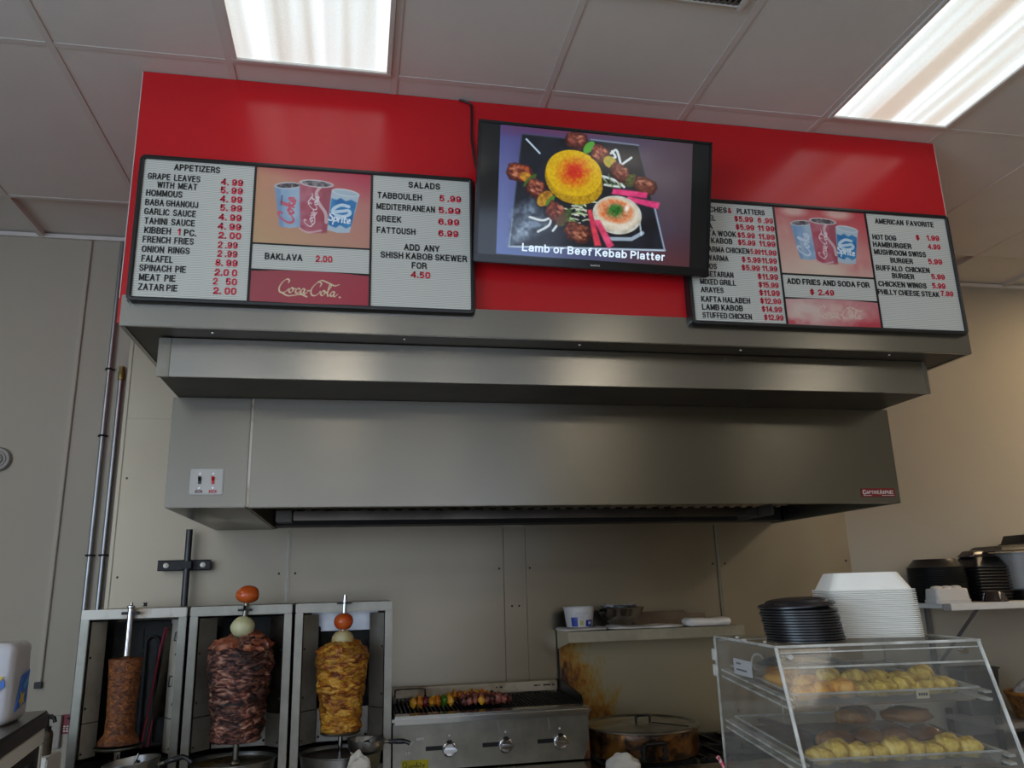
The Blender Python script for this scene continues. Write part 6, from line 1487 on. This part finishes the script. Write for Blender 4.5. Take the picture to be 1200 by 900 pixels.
def stacks():
    M_foam = mat('white_foam', '#f0ebdf', 0.55, var=0.03, scale=20)
    top = CASE_LOC.z + CH
    c = Vector((1.290, 1.885, top)); rz = math.radians(-19)
    g = 'white foam clamshell containers stacked on the case'
    n = 25; pitch = 0.0046
    first = None
    h = 0.044
    random.seed(2)
    for k in range(n):
        if k == 0: o = container_mesh(h, 0.098, 0.094).build('foam_container', M_foam, None, smooth=40); first = o
        else: o = first.copy(); COL.objects.link(o)
        o.location = (c.x + random.uniform(-0.0002, 0.0002) - 0.0003 * k, c.y + random.uniform(-0.0002, 0.0002), c.z + 0.0003 + k * pitch)
        o.rotation_euler = (0, 0, rz + random.uniform(-0.0008, 0.0008))
        lab = 'nested white foam container inside the tall stack on the pastry case'
        if k == n - 1: lab = 'topmost white foam container of the tall stack, its whole sloped side showing'
        if k == 0: lab = 'lowest white foam container of the tall stack, resting on the pastry case top'
        tag(o, lab, 'food container', g)
    # black lids
    M_lid = mat('black_glossy_lid', (0.008, 0.008, 0.009), 0.34, var=0.2)
    g = 'black plastic plates stacked on the case'
    def lid_mesh():
        mb = MB(); mb.lathe([(0.0, 0.012), (0.055, 0.0125), (0.0695, 0.010), (0.0735, 0.004), (0.084, 0.0035), (0.088, 0.0), (0.0895, 0.0002), (0.089, 0.004), (0.085, 0.0065), (0.074, 0.0075), (0.069, 0.0135), (0.057, 0.0165), (0.0, 0.016)], seg=48)
        return mb
    first = None
    for k in range(13):
        if k == 0: o = lid_mesh().build('black_plate', M_lid, None, smooth=40); first = o
        else: o = first.copy(); COL.objects.link(o)
        q = k / 12
        o.location = (1.058 - 0.014 * q + 0.0012 * math.sin(k * 2.4), 1.795 + 0.0015 * math.cos(k * 1.9), top + 0.0004 + k * 0.0062)
        lab = 'black plastic plate inside the short black stack on the pastry case'
        if k == 0: lab = 'lowest black plastic plate, flat on the pastry case top'
        if k == 12:
            lab = 'topmost black plastic plate, tilted and set off from the stack'
            o.location.x -= 0.002; o.location.z += 0.0065; o.rotation_euler = (math.radians(1), math.radians(-3.5), 0)
        tag(o, lab, 'plate', g)

# ------------------------------------------------------------------ right-hand shelf and what stands on it
def right_shelf():
    t = thing('wall_shelf', 'white wall shelf with a diagonal bracket, at the right photo edge', 'shelf', (3.135, WY, 1.462))
    mb = MB(); mb.box(0.0, 1.8, -0.47, -0.002, 0.012, 0.036, 0.004); mb.box(0.045, 1.8, -0.477, -0.4705, 0.0, 0.036, 0.003); mb.build('shelf_board', M_white, t)
    mb = MB(); mb.box(-0.008, 0.044, -0.478, -0.4708, -0.001, 0.037, 0.003); mb.build('end_clip', mat('grey_clip', '#77777c', 0.4), t)
    for x in (0.24, 1.35):
        mb = MB(); mb.box(x, x + 0.03, -0.022, -0.001, -0.42, 0.012, 0.002); mb.tube([(x + 0.015, -0.022, -0.34), (x + 0.015, -0.42, 0.004)], 0.010, 8); mb.box(x, x + 0.03, -0.45, -0.022, 0.002, 0.0118, 0.001); mb.build('bracket', mat('bracket_grey', '#6a6766', 0.4, 0.4), t)
    Z = 1.4985
    # deep black bowls
    M_bk = mat('black_container', (0.010, 0.0095, 0.0095), 0.35, var=0.2)
    M_br = mat('smoked_lid', (0.045, 0.032, 0.026), 0.18, var=0.2)
    def bowls(lab, x, y, n, pitch, r0, r1, h, lidlab=None):
        mesh = None
        for k in range(n):
            if mesh is None:
                mb = MB(); mb.lathe([(r1, 0.0), (r1 + 0.006, 0.0), (r1 + 0.007, 0.004), (r1 + 0.001, 0.006), (r0 + 0.004, h - 0.006), (r0, h), (0.0, h), (0.0, h - 0.003), (r0 - 0.004, h - 0.004), (r1 - 0.003, 0.004), (r1, 0.0)], seg=44, caps=False)
                o = mb.build('black_bowl', M_bk, None, smooth=40); mesh = o
            else: o = mesh.copy(); COL.objects.link(o)
            o.location = (x, y, Z + 0.0004 + k * pitch)
            l = lab[0] if k == n - 1 else (lab[2] if k == 0 else lab[1])
            tag(o, l, 'bowl', 'black bowls upturned on the wall shelf')
    bowls(('topmost upturned black bowl behind the white foam stack, its rounded base showing', 'black bowl inside the left stack on the wall shelf', 'lowest black bowl of the left stack on the wall shelf'), 3.352, 4.185, 22, 0.0092, 0.112, 0.150, 0.050)
    # tall square-sided black tubs
    mesh = None
    for k in range(12):
        if mesh is None:
            mb = MB(); loft(mb, [[(x, y, 0.058) for x, y in rounded(0.080, 0.064, 0.022)], [(x, y, 0.0005) for x, y in rounded(0.109, 0.091, 0.02)], [(x, y, 0.0) for x, y in rounded(0.118, 0.10, 0.02)], [(x, y, 0.004) for x, y in rounded(0.119, 0.101, 0.02)], [(x, y, 0.004) for x, y in rounded(0.112, 0.094, 0.02)], [(x, y, 0.058) for x, y in rounded(0.086, 0.070, 0.022)], [(x, y, 0.062) for x, y in rounded(0.080, 0.064, 0.022)]])
            o = mb.build('black_box', M_bk, None, smooth=40); mesh = o
        else: o = mesh.copy(); COL.objects.link(o)
        o.location = (3.644 - 0.0006 * k, 4.165, Z + 0.0004 + k * 0.0172)
        lab = 'black box inside the second black stack on the wall shelf'
        if k == 11: lab = 'topmost black box of the second stack, under the smoky clear lid'
        if k == 0: lab = 'lowest black box of the second stack, standing on the wall shelf'
        tag(o, lab, 'food container', 'black takeout boxes on the wall shelf')
    t = thing('smoked_lid', 'smoky clear lid on top of the second black stack', 'lid', (3.612, 4.165, Z + 0.0004 + 11 * 0.0172 + 0.0625))
    mb = MB(); loft(mb, [[(x, y, 0) for x, y in rounded(0.075, 0.06, 0.02)], [(x, y, 0.004) for x, y in rounded(0.075, 0.06, 0.02)], [(x, y, 0.030) for x, y in rounded(0.055, 0.045, 0.02)], [(x, y, 0.034) for x, y in rounded(0.048, 0.04, 0.02)]]); mb.build('lid_dome', M_br, t)
    t = thing('small_cup_lid', 'small smoky domed lid lying at the shelf edge in front of the black boxes', 'lid', (3.525, 3.965, Z))
    mb = MB(); mb.lathe([(0.064, 0), (0.066, 0.004), (0.058, 0.008), (0.044, 0.050), (0.036, 0.056), (0, 0.057)], seg=36)
    for a in range(10): mb.tube([(0.060 * math.cos(a * 0.628), 0.060 * math.sin(a * 0.628), 0.008), (0.046 * math.cos(a * 0.628), 0.046 * math.sin(a * 0.628), 0.049)], 0.0015, 5)
    mb.build('lid_dome', M_br, t)
    # white foam box at the shelf end
    t = thing('foam_box', 'white foam box with rounded humps, overhanging the left end of the wall shelf', 'food container', (3.215, 3.955, Z))
    M_fm = mat('warm_foam', '#cfc9c0', 0.55, var=0.03)
    mb = MB(); loft(mb, [[(x, y, 0.0) for x, y in rounded(0.108, 0.057, 0.02)], [(x, y, 0.02) for x, y in rounded(0.110, 0.059, 0.02)], [(x, y, 0.021) for x, y in rounded(0.105, 0.055, 0.02)], [(x, y, 0.076) for x, y in rounded(0.101, 0.050, 0.02)], [(x, y, 0.080) for x, y in rounded(0.096, 0.046, 0.02)]]); mb.build('box_body', M_fm, t)
    for x in (-0.065, -0.005, 0.055):
        mb = MB(); mb.lathe([(0.032, 0), (0.028, 0.010), (0.016, 0.015), (0, 0.016)], (x, -0.006, 0.0795), 20); mb.build('hump', M_fm, t)
    # translucent tub with black trays on top
    zt = Z
    t = thing('black_tray', 'flat black tray on the wall shelf under the frosted tub', 'tray', (3.912, 4.150, Z))
    mb = MB(); loft(mb, [[(x, y, 0.0) for x, y in rounded(0.120, 0.115, 0.03)], [(x, y, 0.045) for x, y in rounded(0.132, 0.135, 0.03)], [(x, y, 0.052) for x, y in rounded(0.142, 0.148, 0.03)], [(x, y, 0.056) for x, y in rounded(0.140, 0.146, 0.03)], [(x, y, 0.050) for x, y in rounded(0.120, 0.12, 0.03)]]); mb.build('tray_body', M_bk, t)
    t = thing('frosted_tub', 'large frosted plastic tub on the wall shelf at the right photo edge', 'tub', (3.918, 4.150, Z + 0.0565))
    mb = MB(); mb.lathe([(0.0, 0), (0.135, 0), (0.142, 0.006), (0.156, 0.205), (0.162, 0.207), (0.162, 0.214), (0.153, 0.214), (0.139, 0.008), (0, 0.004)], seg=56); mb.build('tub_body', mat('frosted_plastic', '#8c8984', 0.35, var=0.15, scale=5), t, smooth=40)
    def trayo(lab, x, y, z, hx, hy, hh, rot):
        t = thing('black_tray', lab, 'tray', (x, y, z)); t.rotation_euler = rot
        mb = MB(); loft(mb, [[(a, b, 0.0) for a, b in rounded(hx, hy, 0.03)], [(a, b, 0.005) for a, b in rounded(hx, hy, 0.03)], [(a, b, 0.007) for a, b in rounded(hx * 0.93, hy * 0.92, 0.03)], [(a, b, hh) for a, b in rounded(hx * 0.82, hy * 0.78, 0.03)], [(a, b, hh + 0.004) for a, b in rounded(hx * 0.78, hy * 0.74, 0.03)]]); mb.build('tray_body', M_bk, t)
        mb = MB(); mb.box(hx * 0.05, hx * 0.12, -hy * 0.92, -hy * 0.80, 0.0105, 0.018, 0.001); mb.build('glint_strip', M_white, t)
    trayo('upturned black tray lying across the frosted tub, its left end jutting out', 3.87, 4.15, Z + 0.0565 + 0.2155 + 0.009, 0.24, 0.14, 0.030, (0, math.radians(-2), 0))
    trayo('small upturned black tray topmost of the pile on the frosted tub', 3.99, 4.15, Z + 0.0565 + 0.2155 + 0.050, 0.13, 0.11, 0.050, (0, math.radians(-2), 0))
    # rack below: bin, bread basket, packets
    t = thing('storage_rack', 'dark storage rack with pale shelf edges below the wall shelf', 'rack', (3.95, 4.15, 0))
    for z in (0.28, 0.742, 0.868):
        mb = MB(); mb.box(-0.55, 0.6, -0.20, 0.20, z - 0.028, z, 0.003); mb.build('rack_shelf', mat('pale_shelf', '#86807a', 0.5, var=0.15), t)
    for x in (-0.535, 0.585):
        for y in (-0.185, 0.185):
            mb = MB(); mb.box(x - 0.014, x + 0.014, y - 0.014, y + 0.014, 0, 0.90, 0.002); mb.build('rack_post', M_dark, t)
    t = thing('plastic_bin', 'dark grey open bin standing on the rack, right beside the pastry case front edge', 'bin', (3.565, 4.275, 0.8685))
    mb = MB()
    L = [[(x, y, z) for x, y in rounded(a, b, 0.012)] for a, b, z in ((0.094, 0.060, 0.0), (0.118, 0.072, 0.245), (0.124, 0.080, 0.248), (0.124, 0.080, 0.256), (0.118, 0.072, 0.256), (0.112, 0.066, 0.20))]
    loft(mb, L); mb.build('bin_body', mat('dark_grey_plastic', '#3a3634', 0.4, var=0.2), t)
    t = thing('bread_basket', 'brown wicker bread basket on the rack at the right photo edge', 'basket', (3.735, 4.045, 0.8685))
    mb = MB()
    R_ = lambda z: 0.092 + 0.040 * (z / 0.128)
    for k in range(30):
        a = 2 * math.pi * k / 30
        mb.tube([(R_(z) * math.cos(a + 0.25 * z), R_(z) * math.sin(a + 0.25 * z), z) for z in (0.002, 0.04, 0.08, 0.12)], 0.0055, 6)
    for k in range(13):
        z = 0.006 + k * 0.0095
        mb.tube([((R_(z) + 0.003 * (1 if (i + k) % 2 else -1)) * math.cos(2 * math.pi * i / 60), (R_(z) + 0.003 * (1 if (i + k) % 2 else -1)) * math.sin(2 * math.pi * i / 60), z) for i in range(61)], 0.0042, 6, cap=False)
    mb.lathe([(0, 0), (0.09, 0), (0.09, 0.004), (0, 0.004)], seg=30)
    bk = mb.build('wicker_wall', mat('wicker', '#8a5a24', 0.5, color2='#4c2c10', scale=30), t)
    mb = MB(); mb.tube([(R_(0.130) * math.cos(2 * math.pi * i / 40), R_(0.130) * math.sin(2 * math.pi * i / 40), 0.132) for i in range(41)], 0.010, 8, cap=False); mb.build('rim', mat('wicker_rim', '#a06a2c', 0.5, var=0.3, scale=30), t)
    mb = MB(); mb.grid(lambda u, v: ((0.098 - 0.035 * v * v + 0.016 * noise.noise(Vector((math.cos(6.283 * u) * 2, math.sin(6.283 * u) * 2, v * 4)))) * math.cos(6.2832 * u) * (1 - v ** 3), (0.098 - 0.035 * v * v) * math.sin(6.2832 * u) * (1 - v ** 3), 0.10 + 0.13 * v), 40, 16)
    o = mb.build('plastic_bag', acrylic('cloudy_bag', (0.72, 0.71, 0.69), (0.66, 0.64, 0.61), 0.55, 0.2), None, smooth=70); o.location = (3.735, 4.045, 0.8685)
    tag(o, 'cloudy clear plastic bag bulging out of the wicker basket', 'bag')
    def packet(lab, x, y, z, m, rz):
        t = thing('snack_packet', lab, 'packet', (x, y, z), rz)
        mb = MB(); mb.grid(lambda u, v: (-0.06 + 0.12 * u, -0.045 + 0.09 * v, 0.001 + 0.045 * (math.sin(math.pi * u) ** 0.6) * (math.sin(math.pi * v) ** 0.7)), 16, 12); mb.grid(lambda u, v: (-0.06 + 0.12 * u, -0.045 + 0.09 * v, 0.0), 2, 2); mb.build('pouch', m, t, smooth=70)
        mb = MB(); mb.box(-0.068, -0.060, -0.045, 0.045, 0.0, 0.003); mb.box(0.060, 0.068, -0.045, 0.045, 0.0, 0.003); mb.build('crimped_end', m, t, smooth=0)
    packet('small green and cream packet on the lower rack shelf at the right edge', 3.72, 4.03, 0.7425, mat('packet_green', '#a8a458', 0.35, color2='#7a3a2c', scale=22, span=(0.38, 0.5)), 0.2)

# ------------------------------------------------------------------ left foreground
def left_corner():
    # countertop display cooler, turned a little
    rz = math.radians(8)
    t = thing('display_cooler', 'countertop display cooler with black top edge, white frame and glass, at the lower left corner', 'cooler', (-0.842, 2.572, 0.8705), rz)
    H = 0.479; D = 0.62; W = 0.60     # x from -W to 0, y from -D to 0
    mb = MB(); mb.box(-W, 0.0, -D, 0.0, H - 0.003, H, 0.001); mb.build('top_panel', mat('grey_top', '#6f6d69', 0.3, 0.6, var=0.1), t)
    mb = MB()
    mb.box(-0.012, 0.004, -D, 0.004, H - 0.043, H - 0.0035, 0.003); mb.box(-W, -0.0125, -0.012, 0.004, H - 0.043, H - 0.0035, 0.003); mb.box(-W, -0.0125, -D, -D + 0.012, H - 0.043, H - 0.0035, 0.003); mb.box(-W, -W + 0.012, -D + 0.0125, -0.0125, H - 0.043, H - 0.0035)
    mb.build('top_band', M_black, t)
    mb = MB(); mb.box(-W + 0.01, -0.02, -D + 0.01, -0.01, 0.0, 0.06, 0.004); mb.box(-W + 0.01, -W + 0.03, -D + 0.01, -0.01, 0.0605, H - 0.045); mb.box(-W + 0.031, -0.02, -0.025, -0.01, 0.0605, H - 0.045); mb.box(-W + 0.031, -0.02, -D + 0.01, -D + 0.025, 0.0605, H - 0.045); mb.build('body', M_white, t)
    fr = MB()
    fr.box(-0.0195, 0.0, -D + 0.002, -0.002, H - 0.085, H - 0.0445, 0.003); fr.box(-0.0195, 0.0, -D + 0.002, -0.002, 0.0, 0.045, 0.003); fr.box(-0.0195, 0.0, -0.032, -0.002, 0.0455, H - 0.0855, 0.003); fr.box(-0.0195, 0.0, -D + 0.002, -D + 0.032, 0.0455, H - 0.0855, 0.003)
    dr = fr.build('door_frame', M_white, t, label='white door frame')
    gk = MB(); gk.box(-0.019, -0.003, -D + 0.033, -0.033, H - 0.113, H - 0.0865); gk.box(-0.019, -0.003, -0.085, -0.033, 0.046, H - 0.1135); gk.box(-0.019, -0.003, -D + 0.033, -D + 0.06, 0.046, H - 0.1135); gk.box(-0.019, -0.003, -D + 0.061, -0.086, 0.046, 0.07); gk.build('gasket', M_dark, dr, smooth=0)
    mb = MB(); mb.box(-0.012, -0.008, -D + 0.061, -0.086, 0.071, H - 0.114); mb.build('door_glass', acrylic('cooler_glass', (0.80, 0.84, 0.82), (0.6, 0.62, 0.6), 0.04), dr, smooth=0)
    mb = MB(); mb.box(-0.55, -0.04, -0.56, -0.09, 0.22, 0.226); mb.build('wire_shelf', M_frame, t, smooth=0)
    # paper towel pack
    t = thing('paper_towel_pack', 'white wrapped paper towel pack with a blue and yellow print, on the display cooler', 'paper towels', (-0.838, 2.350, 1.3502), math.radians(4))
    w, d, h = 0.13, 0.15, 0.196
    def soft(mb, sx, sy, seed):
        def f(u, v):
            a = 2 * math.pi * u; ca, sa = math.cos(a), math.sin(a)
            x = (abs(ca) ** 0.22) * (1 if ca > 0 else -1); y = (abs(sa) ** 0.22) * (1 if sa > 0 else -1)
            e = 1 - 0.10 * max(0, (abs(v - 0.5) - 0.42) / 0.08) ** 2; k = 1 + 0.02 * noise.noise(Vector((ca * 2, sa * 2, v * 3 + seed)))
            return (-w + x * w * e * k, y * d / 2 * e * k, h * v)
        mb.grid(f, 56, 24)
        for v in (0, 1): mb.add([f(i / 56, v) for i in range(56)], [tuple(range(56))])
    mb = MB(); soft(mb, 1, 1, 2); mb.build('wrapper', mat('glossy_wrap', '#b9b7ba', 0.28, var=0.06, scale=8, bump=0.12, bscale=22), t, smooth=50)
    # printed patches on the end that faces the camera and on the right side
    Mb, My, Mp, Mc = mat('print_blue', '#2c62b0', 0.3), mat('print_yellow', '#c9a82a', 0.3), mat('print_purple', '#43309a', 0.3), mat('print_cyan', '#4a9ac8', 0.3)
    yf = -d / 2 - 0.0035; xr = 0.0035
    def patch(nm, pts, m, side):
        mb = MB()
        if side == 'f': mb.prism([(x, yf - 0.001, z) for x, z in pts], (0, 0.003, 0))
        else: mb.prism([(xr + 0.001, y, z) for y, z in pts], (-0.003, 0, 0))
        mb.build(nm, m, t, smooth=0)
    patch('print_patch', [(-0.12, 0.118), (-0.050, 0.118), (-0.066, 0.096), (-0.12, 0.085)], Mp, 'f')
    patch('print_patch', [(-0.048, 0.118), (-0.018, 0.118), (-0.042, 0.090), (-0.064, 0.096)], My, 'f')
    patch('print_patch', [(-0.12, 0.084), (-0.041, 0.089), (-0.018, 0.112), (-0.014, 0.095), (-0.058, 0.058), (-0.12, 0.050)], Mb, 'f')
    text('print_lettering', 'towels', -0.12, -0.056, 0.071, 0.020, yf - 0.0012, M_whiteletter, t, 0.03, 0.0006)
    patch('print_patch', [(-0.005, 0.112), (0.045, 0.125), (0.043, 0.045), (-0.038, 0.030)], Mb, 's')
    mb = MB(); mb.prism([(xr + 0.0018, y, z) for y, z in [(-0.02, 0.052), (-0.008, 0.058), (-0.010, 0.076), (0.003, 0.064), (0.018, 0.072), (0.013, 0.056), (0.024, 0.046), (0.008, 0.046), (0.001, 0.034), (-0.006, 0.046)]], (-0.002, 0, 0)); mb.build('print_star', My, t, smooth=0)
    mb = MB(); mb.prism([(xr + 0.0018, y, z) for y, z in [(0.004, 0.088), (0.040, 0.108), (0.042, 0.092), (0.010, 0.078)]], (-0.002, 0, 0)); mb.build('print_stripe', Mc, t, smooth=0)
    # white appliance corner, canister with a dark pump
    t = thing('white_box', 'plain white box edge showing between the display cooler and the first broiler', 'box', (-1.20, 3.36, 0.8705))
    mb = MB(); mb.box(-0.13, 0.150, -0.10, 0.05, 0.0, 0.236, 0.004); mb.build('box_body', M_white, t)
    mb = MB(); mb.box(-0.125, 0.146, -0.095, 0.045, 0.2362, 0.240, 0.002); mb.build('box_lid', M_white, t)
    t = thing('pump_canister', 'small grey metal canister with a dark pump head, on the white box', 'dispenser', (-1.088, 3.330, 1.1108))
    mb = MB(); mb.lathe([(0.0, 0), (0.024, 0), (0.026, 0.004), (0.026, 0.070), (0.021, 0.080), (0.017, 0.084), (0, 0.085)], seg=30); mb.build('canister', M_soot, t, smooth=40)
    mb = MB(); mb.lathe([(0.018, 0.0845), (0.018, 0.094), (0.010, 0.096), (0.008, 0.120), (0.020, 0.122), (0.020, 0.134), (0, 0.136)], seg=20); mb.tube([(0, 0, 0.128), (0.030, -0.020, 0.126), (0.036, -0.024, 0.112)], 0.007, 8); mb.build('pump_head', M_dark, t, smooth=40)
# ------------------------------------------------------------------ build
room(); ceiling_lights(); ceiling_vent(); soffit(); exhaust_hood(); wall_fittings(); menus(); television()
tables()
broiler('leftmost gyro broiler, empty reflector wings and a door with red rods showing', -1.128, -0.708, 1)
broiler('middle gyro broiler, holding the big dark shawarma stack', -0.695, -0.270, 2)
broiler('rightmost gyro broiler, beside the charbroiler, with the chicken stack', -0.256, 0.168, 3)
spits(); pans(); charbroiler(); kebabs(); range_and_pot(); loose_cloths()
_fy = pastry_case(); pastries(_fy); stacks(); right_shelf(); left_corner()
